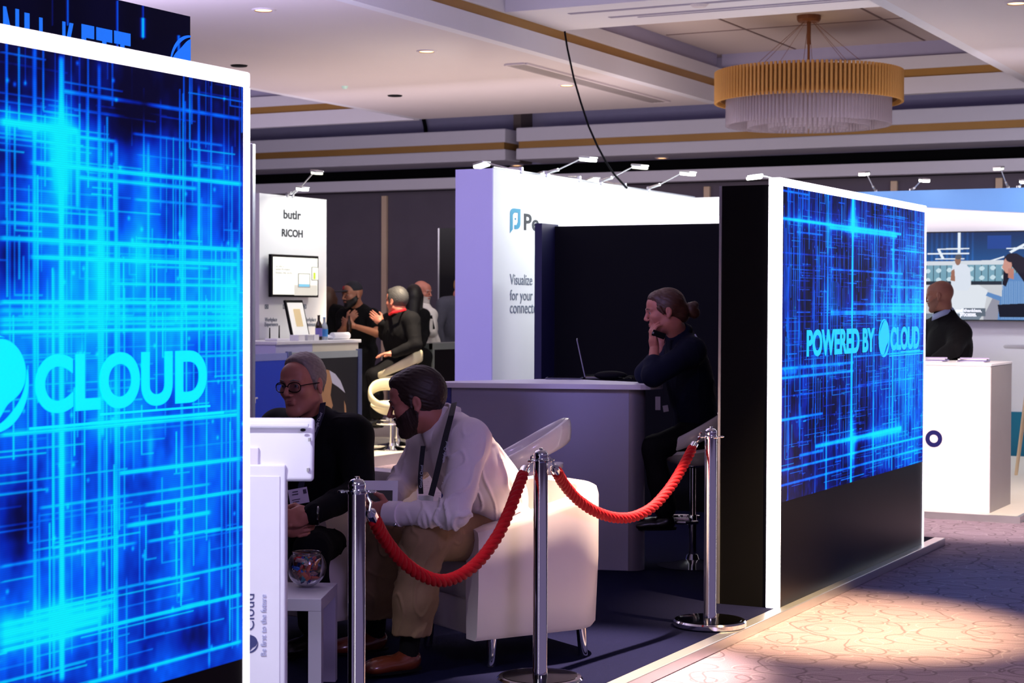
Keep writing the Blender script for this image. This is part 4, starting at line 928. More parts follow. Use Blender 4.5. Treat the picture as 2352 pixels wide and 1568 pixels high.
build('foot_plate', MB().box(ctr + V(0, 0, .059) + KF * .05, (.30, .34, .016), Mk, .004), M_kiosk, kb)
ze0, ze1 = kp(600, 1106)[2], kp(600, 960)[2]; eR = float((kp(720, 1030) - kc) @ KR); eL = eR - .30
tilt = Matrix.Rotation(math.radians(-8), 3, 'X'); Me = Mk @ tilt; ec = np.array([kc[0], kc[1], (ze0 + ze1) / 2]) + KR * (eR + eL) / 2 + KF * .035
enc = build('tablet_enclosure', MB().box(ec, (eR - eL, .028, ze1 - ze0), Me, .012, 4), M_kiosk, kb, smooth=True)
build('enclosure_ridge', MB().box(ec + V(0, 0, .075) - KF * .018, (eR - eL - .03, .008, .012), Me, .003), M_kiosk, enc)
build('mounting_bracket', MB().box(ec + KR * (-.075) + V(0, 0, -.035) - KF * .022, (.115, .014, .085), Me, .003), mat('bracket_white', (232, 226, 240), .4), kb)
build('mounting_bracket', MB().box(ec + KR * (-.075) + V(0, 0, -.083) - KF * .026, (.12, .008, .03), Mk, .002), MATS['bracket_white'], kb)
for (x, y) in ((696, 987), (578, 1046)): build('lock_hole', MB().sphere(kp(x, y, -.0), .008, 14, 8, (1.1, .3, .6), Mk), M_blackm, enc)
for (x, y) in ((711, 1009), (708, 1078)): build('clip', MB().box(kp(x, y, -.0), (.008, .012, .012), Mk, .001), M_alu, enc)
for (x, y) in ((580, 1070), (622, 1069)): build('screw', MB().cyl(kp(x, y, -.003), kp(x, y, .004), .004, seg=12), M_alu, kb)
build('cover_strip', MB().box(kp(644, 1087, -.004), (.002, .003, .02), Mk), MATS['vent_grey'], kb)
M_ink = mat('navy_ink', (60, 66, 120), .5); M_ink2 = mat('pale_blue_ink', (186, 192, 226), .5)
p0 = np.array(kc) - KF * .0035
def kpt(x, y): q = at(x, y, dk - .004); return q
text('lettering', 'Cloud', kpt(584, 1447), (0, 0, 1), -KR, .06, M_ink, kb, width=(1447 - 1363) / 4100 * dk, height=.034, bold=.0)
text('lettering', 'Be first to the future', kpt(611, 1505), (0, 0, 1), -KR, .03, M_ink2, kb, width=(1505 - 1364) / 4100 * dk, height=.0165, bold=.0)
emblem(kpt(572, 1478), KR, V(0, 0, 1), .028, M_ink, kb, .001)
# ------------------------------------------------------------------ white stand behind ("Pe..." wall)
XP = -6.45
pw = on(1133, 388, 0, XP); Yp0 = pw[1]; zP = 2.6; Yp1 = on(1595, 452, 0, XP)[1]
pe_ = thing('exhibition_wall', (XP, (Yp0 + Yp1) / 2, 0), 'long white lit exhibition wall lettered in grey behind the black booth wall', 'partition')
build('side_panel', MB().aabb(XP - .012, XP, Yp0, Yp1, 0, zP), M_whitep, pe_)
build('end_panel', MB().aabb(XP - .325, XP - .003, Yp0 - .008, Yp0, 0, zP - .002), M_lav, pe_)
build('body', MB().aabb(XP - .32, XP - .012, Yp0, Yp1 + .3, 0, zP - .01), M_whitep, pe_)
bk = build('back_panel', MB().aabb(XP, -4.8, Yp1, Yp1 + .1, 0, zP), M_whitep, pe_)
build('top_rail', MB().aabb(XP - .005, XP + .006, Yp0, Yp1, zP, zP + .01), M_alu, pe_)
M_txt = mat('charcoal_print', (34, 40, 48), .6); M_txtg = mat('slate_print', (104, 116, 134), .6)
ex, ey = (0, 1, 0), (0, 0, 1); Xq = XP + .001
a, b = on(1203, 525, 0, XP), on(1262, 525, 0, XP)
zt = on(1203, 490, 0, XP)[2]; zb0 = on(1203, 527, 0, XP)[2]
h = zt - zb0; text('lettering', 'Pe', (Xq, a[1], zb0), ex, ey, h, M_txt, pe_, bold=.02, height=h, width=on(1238, 525, 0, XP)[1] - a[1])
for s, y0, y1, x1 in (('Visualize', 629, 653, 1222), ('for your p', 665, 689, 1234), ('connecte', 698, 719, 1232)):
    a = on(1171, y1, 0, XP); t_ = on(1171, y0, 0, XP); text('lettering', s, (Xq, a[1], a[2]), ex, ey, .1, M_txtg, pe_, height=(t_[2] - a[2]), width=on(x1, y1, 0, XP)[1] - a[1])
# its logo: a leaf-like P outline
lo, hi = on(1171, 535, 0, XP), on(1195, 480, 0, XP); w_, h_ = hi[1] - lo[1], hi[2] - lo[2]
mb = MB()
outer = [(0, 0), (0, .8)] + [(.35 - .35 * math.cos(t), .8 + .2 * math.sin(t)) for t in np.linspace(.2, PI / 2, 6)] + [(1, 1), (1, .45)] + [(.65 + .35 * math.cos(t), .42 - .24 * math.sin(t)) for t in np.linspace(.2, PI / 2, 6)] + [(.42, .18), (.42, .34), (.62, .34), (.76, .46), (.78, .84), (.42, .84), (.26, .74), (.26, .16)]
mb.prism([(p[0] * w_, p[1] * h_) for p in outer], (Xq, lo[1], lo[2]), ex, ey, (.002, 0, 0))
mb.aabb(Xq, Xq + .002, lo[1] + .46 * w_, lo[1] + .58 * w_, lo[2] + .55 * h_, lo[2] + .62 * h_)
build('logo', mb, mat('teal_blue_print', (40, 140, 175), .5), pe_)

def arm_light(base, tip, label, lit=2, spot=None, wide=.085):
    """clip-on stand light: clamp on the wall top, arm, flat lamp head with a glowing face below"""
    t = thing('stand_light', base, label, 'lamp', 'clip-on stand lights'); b, e = V(*base), V(*tip); d = unit(e - b); k = b + (e - b) * .33
    build('clamp', MB().box(b + V(0, 0, .01), (.03, .03, .05), None, .004), M_alu, t)
    build('arm', MB().tube([b + V(0, 0, .02), k], .013, 8).tube([k, e], .006, 8), M_alu, t)
    hd = unit(V(d[0], d[1], 0)); sd = V(-hd[1], hd[0], 0); M = Matrix((hd, sd, (0, 0, 1))).transposed() @ Matrix.Rotation(.12, 3, 'Y')
    hh = build('lamp_head', MB().box(e + hd * .07, (.15, wide, .018), M, .008, 3), M_alu, t)
    build('light_face', MB().box(e + hd * .07 - V(0, 0, .018), (.135, wide * .9, .026), M, .009, 3), M_lamp if lit == 2 else M_lampoff, hh)
    return t
def wl_base(x, y): p = on(x, y, 0, XP + .0); p[2] = zP + .005; return p
def tipat(base, x, y, ex_):      # tip at plane X = base X + ex_
    return on(x, y, 0, base[0] + ex_)
lamps = [(1197, 392, 1118, 374, -.42, 'lit stand light over the left end of the white wall', 2), (1255, 402, 1338, 363, .42, 'lit stand light reaching right, first from the left on the white wall', 2),
         (1330, 407, 1256, 397, -.42, 'bright stand light just below the first right-reaching one', 2), (1380, 415, 1458, 381, .42, 'stand light reaching right, at the middle of the white wall', 1),
         (1435, 424, 1370, 410, -.42, 'bright low stand light before the middle of the white wall', 2), (1490, 431, 1568, 396, .42, 'lit stand light near the corner of the white wall', 2)]
for (x, y, tx, ty, e_, lb, li) in lamps:
    b = wl_base(x, y); arm_light(b, tipat(b, tx, ty, e_), lb, li)
lamp('stand_wash', 'AREA', (XP + .85, (Yp0 + Yp1) / 2, zP + .28), (XP - .1, (Yp0 + Yp1) / 2, 1.0), 72, (.93, 1.0, .97), shape='RECTANGLE', size=3.6, size_y=.12)
# the stand light seen above the right screen wall
b = V(-5.0, 15.97, zP); e = on(1750, 404, 1, 15.6); arm_light(b, e, 'lit stand light peeping over the near top corner of the right screen wall', 2)

# ------------------------------------------------------------------ far left stand
XB = -9.9; zB = 2.6
ya, yb = on(597, 444, 0, XB)[1], on(750, 454, 0, XB)[1]
bp = thing('exhibition_wall', (XB, (ya + yb) / 2, .1), 'narrow tall white exhibition panel reading butlr RICOH', 'partition')
build('panel', MB().aabb(XB - .05, XB, ya, yb, .1, zB), M_whitep, bp); build('edge', MB().aabb(XB - .055, XB + .003, ya - .012, ya, .1, zB), M_white, bp)
Xq = XB + .001
for s, xa, xb, y0, y1, bo in (('butlr', 651, 691, 481, 501, .022), ('RICOH', 647, 695, 525, 542, .028)):
    a = on(xa, y1, 0, XB); text('lettering', s, (Xq, a[1], a[2]), ex, ey, .1, M_txt, bp, bold=bo, height=on(xa, y0, 0, XB)[2] - a[2], width=on(xb, y1, 0, XB)[1] - a[1])
for s, xa, xb, y0, y1 in (('Workplace', 608, 636, 729, 738), ('Experience', 608, 638, 740, 749), ('Workplace', 697, 726, 729, 738), ('Optimisation', 702, 730, 740, 749)):
    a = on(xa, y1, 0, XB); text('lettering', s, (Xq, a[1], a[2]), ex, ey, .05, M_txtg, bp, height=(on(xa, y0, 0, XB)[2] - a[2]), width=on(xb, y1, 0, XB)[1] - a[1])
for x in (612, 654, 699):     # small pictograms
    a, b = on(x - 4, 709, 0, XB), on(x + 4, 699, 0, XB)
    mb = MB(); y0_, y1_, z0_, z1_ = a[1], b[1], a[2], b[2]; w = .008
    for q in ((y0_, y1_, z0_, z0_ + w), (y0_, y1_, z1_ - w, z1_), (y0_, y0_ + w, z0_, z1_), (y1_ - w, y1_, z0_, z1_)): mb.aabb(Xq, Xq + .002, *q)
    mb.aabb(Xq, Xq + .002, (y0_ + y1_) / 2 - .01, (y0_ + y1_) / 2 + .01, (z0_ + z1_) / 2 - .01, (z0_ + z1_) / 2 + .01); build('pictogram', mb, M_txtg, bp)
# wall monitor
a, b = on(624, 682, 0, XB + .10), on(732, 588, 0, XB + .10)
tv = thing('monitor', (XB + .07, (a[1] + b[1]) / 2, (a[2] + b[2]) / 2), 'black framed monitor showing a pale slide on the far left panel', 'monitor')
build('casing', MB().aabb(XB + .06, XB + .10, a[1], b[1], a[2], b[2], .006), M_black, tv); build('wall_mount', MB().aabb(XB, XB + .06, a[1] + .1, b[1] - .1, a[2] + .1, b[2] - .1), M_blackm, tv)
M_slide = mat('slide_page', (222, 222, 212), .5, emit=.85, ecol=(222, 224, 214)); Xs = XB + .101
build('display', MB().aabb(Xs - .001, Xs, a[1] + .02, b[1] - .02, a[2] + .025, b[2] - .025), M_slide, tv)
M_sl2 = mat('slide_grey', (150, 150, 146), .5, emit=.5); M_sl3 = mat('slide_blue', (120, 190, 220), .5, emit=.6); M_sl4 = mat('slide_green', (180, 200, 60), .5, emit=.6); M_sl5 = mat('slide_shadow', (196, 194, 184), .5, emit=.7)
def pos_s(x, y): p = on(x, y, 0, Xs); return p[1], p[2]
def slab(x0, y0, x1, y1, m, nm, dx=0.0): a_, b_ = pos_s(x0, y1), pos_s(x1, y0); build(nm, MB().aabb(Xs + dx, Xs + dx + .0015, a_[0], b_[0], a_[1], b_[1]), m, tv)
slab(676, 655, 728, 678, M_sl5, 'picture'); slab(684, 628, 712, 660, M_sl2, 'picture', .001); slab(686, 630, 710, 652, M_slide, 'picture', .002); slab(686, 653, 710, 658, M_sl3, 'picture', .003); slab(715, 613, 730, 644, M_sl2, 'picture', .001); slab(717, 615, 730, 642, M_slide, 'picture', .002); slab(719, 626, 724, 641, M_sl4, 'picture', .003)
for s, xa, xb, y0, y1 in (('Say hello to', 633, 653, 609, 613), ('Spatial Workplace', 633, 667, 616, 620), ('Business that works', 633, 671, 624, 628)):
    q, r_ = pos_s(xa, y1), pos_s(xb, y0); text('lettering', s, (Xs, q[0], q[1]), ex, ey, .03, M_sl2, tv, height=r_[1] - q[1], width=r_[0] - q[0], depth=.001)
# low platform of that stand
P_ = on(900, 1057, 2, .0)
sp_ = thing('platform', (-11.5, 15, 0), 'pale floor platform of the far left stand with aluminium edge', 'platform')
build('deck', MB().aabb(-15, -9.15, 11.6, 19.5, 0, .098), M_stand, sp_); build('edging', MB().aabb(-9.15, -9.12, 11.6, 19.5, 0, .10), M_alu, sp_)
# white counter and the graphic panels in front of it
XC = -9.3; ya, yb = on(636, 779, 0, XC)[1], on(830, 781, 0, XC)[1]; ym = on(722, 780, 0, XC)[1]; zc = on(830, 779, 0, XC)[2]
wc = thing('display_counter', (XC - .3, (ya + yb) / 2, .1), 'white display counter carrying bottles before the far left panel', 'counter')
build('cabinet', MB().aabb(XC - .55, XC - .02, ya + .01, ym, .1, zc - .03, .004), M_lav, wc); build('cabinet', MB().aabb(XC - .55, XC - .02, ym, yb - .02, .1, zc - .03, .004), mat('cream_laminate', (232, 226, 208), .5), wc)  # blue light reaching the left front is painted in as lavender
build('worktop', MB().aabb(XC - .57, XC, ya, yb, zc - .03, zc, .004), M_white, wc)
XG = -9.2
y0, y1, y2 = on(574, 810, 0, XG)[1], on(664, 808, 0, XG)[1], on(828, 804, 0, XG)[1]; zg = on(664, 810, 0, XG)[2]
gp = thing('graphic_barrier', (XG, (y0 + y2) / 2, .1), 'low framed graphic barrier, one panel blue and one black with round photo', 'barrier')
z2 = on(664, 826, 0, XG)[2]
build('blue_panel', MB().aabb(XG - .01, XG, y0 - .6, y1 - .02, .1, z2), mat('royal_blue_print', (20, 66, 205), .5, var=.1, scale=2), gp)
build('black_panel', MB().aabb(XG - .01, XG, y1 + .02, y2 - .04, .1, z2), mat('charcoal_board', (26, 28, 32), .5), gp)
build('top_rail', MB().aabb(XG - .02, XG + .004, y0 - .6, y1, z2, zg), mat('pale_rail_lavender', (150, 160, 220), .4, .2), gp); build('top_rail', MB().aabb(XG - .02, XG + .004, y1, y2, z2, zg), mat('pale_rail_grey', (176, 188, 186), .4, .2), gp)
for y in (y1, y2 - .02):
    for k in (-.022, 0, .022): build('post', MB().aabb(XG - .02, XG + .012, y + k - .008, y + k + .008, .1, zg + .012, .002), mat('post_aluminium', (130, 142, 180), .3, .6), gp)
a = on(576, 926, 0, XG); b = on(592, 905, 0, XG); text('lettering', 'butlr', (XG + .001, b[1] - .26, a[2]), ex, ey, .1, M_whitep, gp, height=b[2] - a[2], width=.26, bold=.015)
# round photo print: hands on a wood and white surface
cx = on(742, 948, 0, XG); R_ = .41
def disc(poly, m, dx): mb = MB(); mb.prism(poly, (XG + dx, cx[1], cx[2]), ex, ey, (.0015, 0, 0)); build('photo_print', mb, m, gp)
C = [(R_ * math.cos(t), R_ * math.sin(t)) for t in np.linspace(0, 2 * PI, 41)[:-1]]
disc(C, mat('print_dark', (34, 30, 30), .5), .0005)
def clipc(pts): return [(p[0], p[1]) if math.hypot(*p) <= R_ * .99 else (p[0] / math.hypot(*p) * R_ * .99, p[1] / math.hypot(*p) * R_ * .99) for p in pts]
disc(clipc([(-.30, .26), (-.2, .36), (-.08, .40), (.02, .41), (.10, .39), (.15, .30), (.12, .16), (.16, .06), (.10, -.02), (-.05, -.06), (-.3, -.05)]), mat('print_wood', (196, 150, 104), .5), .001)
disc(clipc([(.10, .39), (.2, .355), (.29, .29), (.37, .17), (.25, .23), (.15, .27)]), mat('print_white', (216, 218, 232), .5), .0015)
disc(clipc([(-.02, .405), (.035, .405), (.03, .27), (.0, .19), (-.03, .24)]), MATS['print_dark'], .002)
disc(clipc([(.36, -.02), (.40, -.08), (.38, .05), (.35, .1)]), MATS['print_wood'], .001)
# things on the white counter
def on_counter(x, back=.2): p = on(x, 779, 0, XC - back); return V(XC - back, p[1], zc)
p = on_counter(655, .32); q0, q1 = on(655, 776, 0, XC - .32), on(700, 724, 0, XC - .32)
ts = thing('table_display', (XC - .32, (q0[1] + q1[1]) / 2, zc), 'tilted table-top screen showing a cream picture on the white counter', 'display')
Mt = Matrix.Rotation(math.radians(-14), 3, 'Y'); cz = V(XC - .30, (q0[1] + q1[1]) / 2, zc + .19)
build('body', MB().box(cz, (.025, .29, .38), Mt, .005), M_black, ts); build('page', MB().box(cz + V(.014, 0, 0), (.003, .25, .33), Mt), mat('page_white', (225, 225, 220), .5, emit=.5), ts)
build('printed_shape', MB().box(cz + V(.017, .0, .02), (.002, .11, .17), Mt, .0009), mat('page_cream', (220, 198, 150), .5, emit=.3), ts)
for x, lb, mt, capm in ((732, 'dark brown glass bottle with pale label on the white counter', mat('brown_bottle', (40, 26, 16), .1), mat('label_lilac', (120, 110, 190), .5)), (745, 'clear bottle with light blue label on the white counter', mat('clear_bottle', (190, 205, 220), .1, trans=.5), mat('label_blue', (70, 150, 215), .5))):
    p = on_counter(x, .10); bt = thing('bottle', p, lb, 'bottle'); hb = .235 if x == 732 else .215
    build('glass', MB().lathe([(0, 0), (.032, 0), (.033, .01), (.033, hb * .55), (.026, hb * .66), (.013, hb * .78), (.012, hb * .97), (0, hb * .97)], seg=18), mt, bt, world=False, smooth=True)
    build('label', MB().lathe([(.0338, hb * .15), (.0338, hb * .48)], seg=18, cap=False), capm, bt, world=False, smooth=True); build('cap', MB().lathe([(0, hb * .96), (.014, hb * .96), (.014, hb), (0, hb)], seg=14), capm if x != 732 else mt, bt, world=False)
p = on_counter(637, .2); rt = thing('router', p, 'small white router with two black aerials on the white counter', 'router')
build('body', MB().box((0, 0, .012), (.14, .2, .022), None, .004), M_white, rt, world=False)
for dy, ln in ((-.05, .12), (.10, .14)): build('aerial', MB().cyl((-.05, dy, .02), (-.055, dy - .012 + .02, ln), .007, .005, 8), M_blackm, rt, world=False)
for x, w, lb in ((683, .14, 'low white box on the counter in front of the tilted screen'), (703, .12, 'grey white box on the counter beside the first small box'), (717, .11, 'small white box on the counter next to the brown bottle')):
    p = on_counter(x, .12); o = thing('small_box', p, lb, 'box', 'small boxes on the white counter'); build('carton', MB().box((0, 0, .024), (.10, w * .75, .048), None, .002), M_white if x != 703 else mat('box_grey', (190, 190, 196), .5), o, world=False); build('lid', MB().box((0, 0, .05), (.103, w * .77, .006), None, .001), M_white, o, world=False)
p = on_counter(783, .12); o = build('paper_roll', MB().cyl(p + V(0, -.15, .035), p + V(0, .12, .035), .034, seg=18), M_white, smooth=True, origin=p); prop(o, 'white rolled paper lying at the right end of the white counter', 'roll')
p = on_counter(757, .16); o = blob_obj('crumpled_napkin', Blob(.008).ell(p + V(0, 0, .02), V(.05, .06, .022)), M_white, None, wob(70, 3) and (lambda v, n, g=wob(90, 3): .006 * g(v))); prop(o, 'crumpled white napkin beside the blue labelled bottle', 'napkin')
b = on(672, 441, 0, XB); b[2] = zB; arm_light(b, on(722, 394, 0, XB + .5), 'stand light with raised arm above the far left panel', 1)
b2 = on(660, 443, 0, XB); b2[2] = zB; arm_light(b2, on(688, 431, 0, XB + .25), 'bright stand light low over the top edge of the far left panel', 2)
lamp('panel_wash', 'AREA', (XB + .55, (on(597, 444, 0, XB)[1] + on(750, 454, 0, XB)[1]) / 2, zB + .2), (XB - .15, 14.0, 1.3), 6, (.93, 1.0, .97), shape='RECTANGLE', size=.8, size_y=.15)
lamp('counter_fill', 'AREA', (-7.6, 15.6, 3.3), (-9.3, 14.6, .8), 38, (1, .93, .78), shape='DISK', size=.5)  # fill added to brighten the counter front, no fitting
# dark cabinet and dark partition further right, grey post by the left screen edge
XD = -9.8
y0, y1 = on(992, 790, 0, XD)[1], on(1060, 790, 0, XD)[1]; z1_ = on(1000, 788, 0, XD)[2]; z0_ = on(1000, 803, 0, XD)[2]
cb_ = thing('display_cabinet', (XD, (y0 + y1) / 2, .1), 'low black cabinet with pale grey rim beside the white exhibition wall', 'cabinet')
build('panel', MB().aabb(XD - .22, XD, y0 + .04, y1 + .5, .1, z0_), M_black, cb_); build('rim', MB().aabb(XD - .24, XD + .01, y0, y1 + .5, z0_, z1_, .003), mat('rim_grey', (120, 128, 128), .4, .2), cb_); build('post', MB().aabb(XD - .04, XD + .012, y0, y0 + .04, .1, z1_, .003), mat('rim_grey', (120, 128, 128), .4, .2), cb_)
p = on(1010, 524, 1, 19.6); q = on(1062, 524, 1, 19.6)
dp_ = thing('dark_panel', ((p[0] + q[0]) / 2, 19.6, .0), 'tall black panel standing far off behind the grey-shirted visitor', 'partition')
build('board', MB().aabb(p[0], q[0] + .5, 19.6, 19.66, 0, p[2]), M_black, dp_); build('edge_trim', MB().aabb(p[0] - .02, p[0], 19.59, 19.66, 0, p[2]), M_alu, dp_)
p = on(1049, 642, 1, 19.55); o = build('wall_sticker', MB().aabb(p[0] - .02, p[0] + .03, 19.57, 19.598, p[2] - .05, p[2] + .05), M_white, dp_)
p = at(578, 500, 12.5); o = build('aluminium_post', MB().aabb(p[0] - .02, p[0] + .02, p[1] - .02, p[1] + .02, 0, at(578, 330, 12.5)[2], .004), M_alu, origin=(p[0], p[1], 0)); prop(o, 'thin aluminium post just past the edge of the left screen wall', 'post')

# ------------------------------------------------------------------ right hand stand
rc0 = on(2272, 1178, 2, ZP); Yc = rc0[1]; Xc = rc0[0]; zc2 = on(2272, 835, 1, Yc)[2]
rp = thing('platform', (-4, Yc + 3, 0), 'low platform with grey edge under the white counter marked with a ring', 'platform')
build('deck', MB().aabb(-4.15, Xc + .22, Yc - .10, Yc + 5.2, 0, ZP - .001), M_stand, rp); build('edging', MB().aabb(-4.15, Xc + .25, Yc - .13, Yc - .10, 0, ZP), M_alu, rp); build('edging', MB().aabb(Xc + .22, Xc + .25, Yc - .10, Yc + 5.2, 0, ZP), M_alu, rp)
rc = thing('welcome_counter', (Xc - .45, Yc + .3, ZP), 'white welcome counter with dark blue ring letter, right of the right screen wall', 'counter')
build('front', MB().aabb(Xc - .95, Xc, Yc, Yc + .012, ZP, zc2 - .02), mat('pinkish_white_print', (236, 224, 236), .5), rc)
build('side', MB().aabb(Xc - .95, Xc + .003, Yc + .012, Yc + .70, ZP, zc2 - .02), mat('counter_side_grey', (150, 144, 146), .5), rc)
build('worktop', MB().aabb(-4.0, Xc + .006, Yc - .004, Yc + .71, zc2 - .02, zc2, .003), M_white, rc)
c = on(2145, 1007, 1, Yc); r_o = .0625; mb = MB()
mb.lathe([(r_o * .5, 0), (r_o, 0), (r_o, .002), (r_o * .5, .002), (r_o * .5, 0)], (c[0], Yc - .0005, c[2]), 40, Matrix.Rotation(math.radians(90), 3, 'X'), cap=False)
build('lettering', mb, mat('navy_print', (20, 18, 92), .5), rc)
for x, yb_, lb in ((2235, .35, 'stack of leaflets near the right end of the white welcome counter'), (2140, .3, 'flat leaflets on the white welcome counter by the bald man')):
    p = on(x, 833, 1, Yc + yb_); lf = thing('leaflet_stack', (p[0], Yc + yb_, zc2), lb, 'leaflets')
    for k in range(4): build('leaflet', MB().box((.01 * (k % 2), 0, .004 + .008 * k), (.21, .15, .006), Matrix.Rotation(.12 * k - .1, 3, 'Z')), mat('leaflet_%d' % k, ((210, 205, 225), (120, 110, 170), (230, 225, 225), (170, 160, 200))[k], .5), lf, world=False)
# curved back wall: blue fascia on white, screen
YB = 18.6
rb = thing('exhibition_wall', (-1.5, YB, 0), 'white stand wall with curved blue band on top and huge screen, far right', 'partition')
x0 = on(1935, 440, 1, YB)[0]
ztp = on(2200, 437, 1, YB)[2]
build('panel', MB().aabb(x0, 4, YB, YB + .1, 0, ztp), M_whitep, rb)
prof = []
for x in np.linspace(x0, 4, 24):
    k = on(2125, 500, 1, YB)[0]; zz = on(2125, 475, 1, YB)[2] - (on(2125, 475, 1, YB)[2] - on(2352, 492, 1, YB)[2]) * min(1, max(0, (x - k) / 1.3)) ** .8; prof.append((x, zz))
mb = MB(); mb.prism([(x, z) for x, z in prof] + [(4, ztp + .01), (x0, ztp + .01)], (0, YB - .012, 0), (1, 0, 0), (0, 0, 1), (0, .012, 0)); build('blue_band', mb, mat('sky_blue_print', (92, 146, 214), .5, var=.08, scale=.6), rb)
p = on(2320, 945, 1, YB); q = on(2320, 1052, 1, YB); build('teal_band', MB().aabb(p[0] - .6, 4, YB - .01, YB, .0, p[2]), mat('teal_print', (16, 120, 150), .5), rb)
lamp('right_stand_wash', 'AREA', (-1.6, YB - .9, ztp + .1), (-1.6, YB + .2, 1.2), 75, (.95, .98, 1.0), shape='RECTANGLE', size=3, size_y=.15)
for x, y, tx, ty, lb, li in ((2012, 436, 1990, 397, 'lit stand light with short arm above the right screen wall middle', 2), (2092, 437, 2118, 412, 'lit stand light with crooked arm, above the far end of right screen wall', 2), (2316, 433, 2298, 385, 'tall unlit stand light on the blue band, far right', 1), (2338, 433, 2350, 415, 'stand light at the right edge of the picture on blue band', 2)):
    b = on(x, y, 1, YB + .05); b[2] = ztp; arm_light(b, on(tx, ty, 1, YB - .25), lb, li)
# the big screen and its picture
sa, sb = on(2085, 735, 1, YB - .09), on(2480, 527, 1, YB - .09)
bs = thing('video_screen', ((sa[0] + sb[0]) / 2, YB - .05, 1.2), 'big wall screen showing people talking at a white office desk', 'screen')
build('casing', MB().aabb(sa[0], sb[0], YB - .085, YB, sa[2], sb[2]), M_black, bs)
xs = np.linspace(sa[0] + .01, sb[0] - .01, 420); zs = np.linspace(sa[2] + .01, sb[2] - .012, 240)
Xg, Zg = np.meshgrid(xs, zs, indexing='ij')
# picture coordinates: u right, v down, in the photograph's own proportions (u 0..1 over 2125..2352)
pu = (Xg - on(2125, 630, 1, YB - .09)[0]) / (on(2352, 630, 1, YB - .09)[0] - on(2125, 630, 1, YB - .09)[0]); pv = (sb[2] - Zg) / (sb[2] - sa[2])
img = np.zeros(Xg.shape + (3,)); img[:] = (150, 170, 190)
def fill(poly, c):
    n = len(poly); ins = np.zeros(pu.shape, bool)
    for i in range(n):
        (x1, y1), (x2, y2) = poly[i], poly[(i + 1) % n]
        if y1 == y2: continue
        cnd = ((y1 > pv) != (y2 > pv)) & (pu < (x2 - x1) * (pv - y1) / (y2 - y1) + x1); ins ^= cnd
    img[ins] = c
def oval(x, y, rx, ry, c): img[((pu - x) / rx) ** 2 + ((pv - y) / ry) ** 2 < 1] = c
top = pv < .34; img[top] = np.stack([20 + 20 * pv, 45 + 110 * pv, 90 + 160 * pv], -1)[top]
cl = (np.sin(pu * 120) > .3) & top & (pu < .5); img[cl] *= 1.25
img[(np.abs(pu - .75) < .12) & (pv > .05) & (pv < .2)] = (30, 70, 150)
for pl_ in ([(.02, .24), (.45, .24), (.45, .255), (.02, .255)], [(.12, .19), (.45, .185), (.45, .2), (.12, .205)], [(.33, .0), (.36, .0), (.36, .24), (.33, .24)], [(.12, .2), (.15, .2), (.2, .31), (.17, .31)], [(.1, .30), (.4, .30), (.4, .315), (.1, .315)], [(.85, .23), (1.0, .14), (1.02, .16), (.87, .25)], [(.82, .19), (1.1, .185), (1.1, .2), (.82, .205)], [(.65, .33), (.8, .28), (.8, .295), (.65, .345)]): fill(pl_, (235, 245, 255))
fill([(-.3, .34), (1.8, .31), (1.8, .37), (-.3, .38)], (215, 222, 230)); fill([(-.3, .38), (1.8, .37), (1.8, .60), (-.3, .60)], (120, 165, 185))
for k in range(26): x = -.2 + k * .07; fill([(x, .38), (x + .008, .38), (x + .008, .6), (x, .6)], (50, 80, 95))
img[(pv > .38) & (pv < .57) & (np.sin(pu * 57) + np.sin(pv * 60 + 3 * pu) > 1.0)] = (200, 225, 235)
fill([(-.3, .56), (1.8, .56), (1.8, .64), (-.3, .64)], (40, 48, 60)); fill([(-.3, .60), (1.8, .60), (1.8, 1), (-.3, 1)], (205, 208, 214))
fill([(.08, .62), (.55, .60), (.64, .66), (.60, .92), (.55, 1), (.1, 1)], (226, 232, 240)); fill([(.0, .92), (.6, .92), (.55, 1), (.0, 1)], (120, 134, 150)); fill([(.60, .95), (.7, .72), (.9, .75), (1.2, 1), (.6, 1)], (150, 150, 165))
fill([(.28, .38), (.33, .36), (.42, .37), (.46, .42), (.47, .60), (.44, .66), (.33, .66), (.27, .60), (.26, .52)], (222, 230, 242)); oval(.335, .325, .030, .055, (150, 110, 90)); oval(.34, .285, .034, .028, (90, 90, 96)); fill([(.27, .44), (.30, .42), (.31, .56), (.26, .55)], (160, 110, 90))
fill([(.80, .52), (.9, .47), (1.02, .48), (1.12, .56), (1.14, .8), (1.1, 1.0), (.74, 1.0), (.76, .78), (.62, .72), (.64, .68), (.78, .73)], (96, 140, 196))
for k in range(20): x = .78 + k * .018; fill([(x, .56), (x + .004, .56), (x + .004, .98), (x, .98)], (150, 185, 225))
fill([(.74, .82), (1.12, .80), (1.12, .96), (.76, .96)], (16, 20, 34)); fill([(.80, .30), (.84, .26), (.92, .25), (1.0, .30), (1.06, .42), (1.1, .62), (1.02, .60), (.93, .46), (.88, .40), (.86, .50), (.82, .62), (.79, .60)], (24, 20, 34))
oval(.835, .385, .042, .088, (205, 150, 135)); fill([(.78, .40), (.80, .36), (.80, .44)], (205, 150, 135)); fill([(.84, .42), (.90, .42), (.90, .54), (.84, .52)], (190, 130, 115)); oval(.87, .30, .055, .05, (24, 20, 34))
fill([(.40, .86), (.62, .86), (.62, .95), (.40, .95)], (96, 108, 122))
c = img / 255.0; c = np.where(c <= .04045, c / 12.92, ((c + .055) / 1.055) ** 2.4)
i = np.arange(419)[:, None] * 240 + np.arange(239)[None, :]
me = bpy.data.meshes.new('picture'); co = np.stack([Xg, np.full(Xg.shape, YB - .0865), Zg], -1).reshape(-1, 3); q = np.stack([i, i + 240, i + 241, i + 1], -1).reshape(-1, 4)
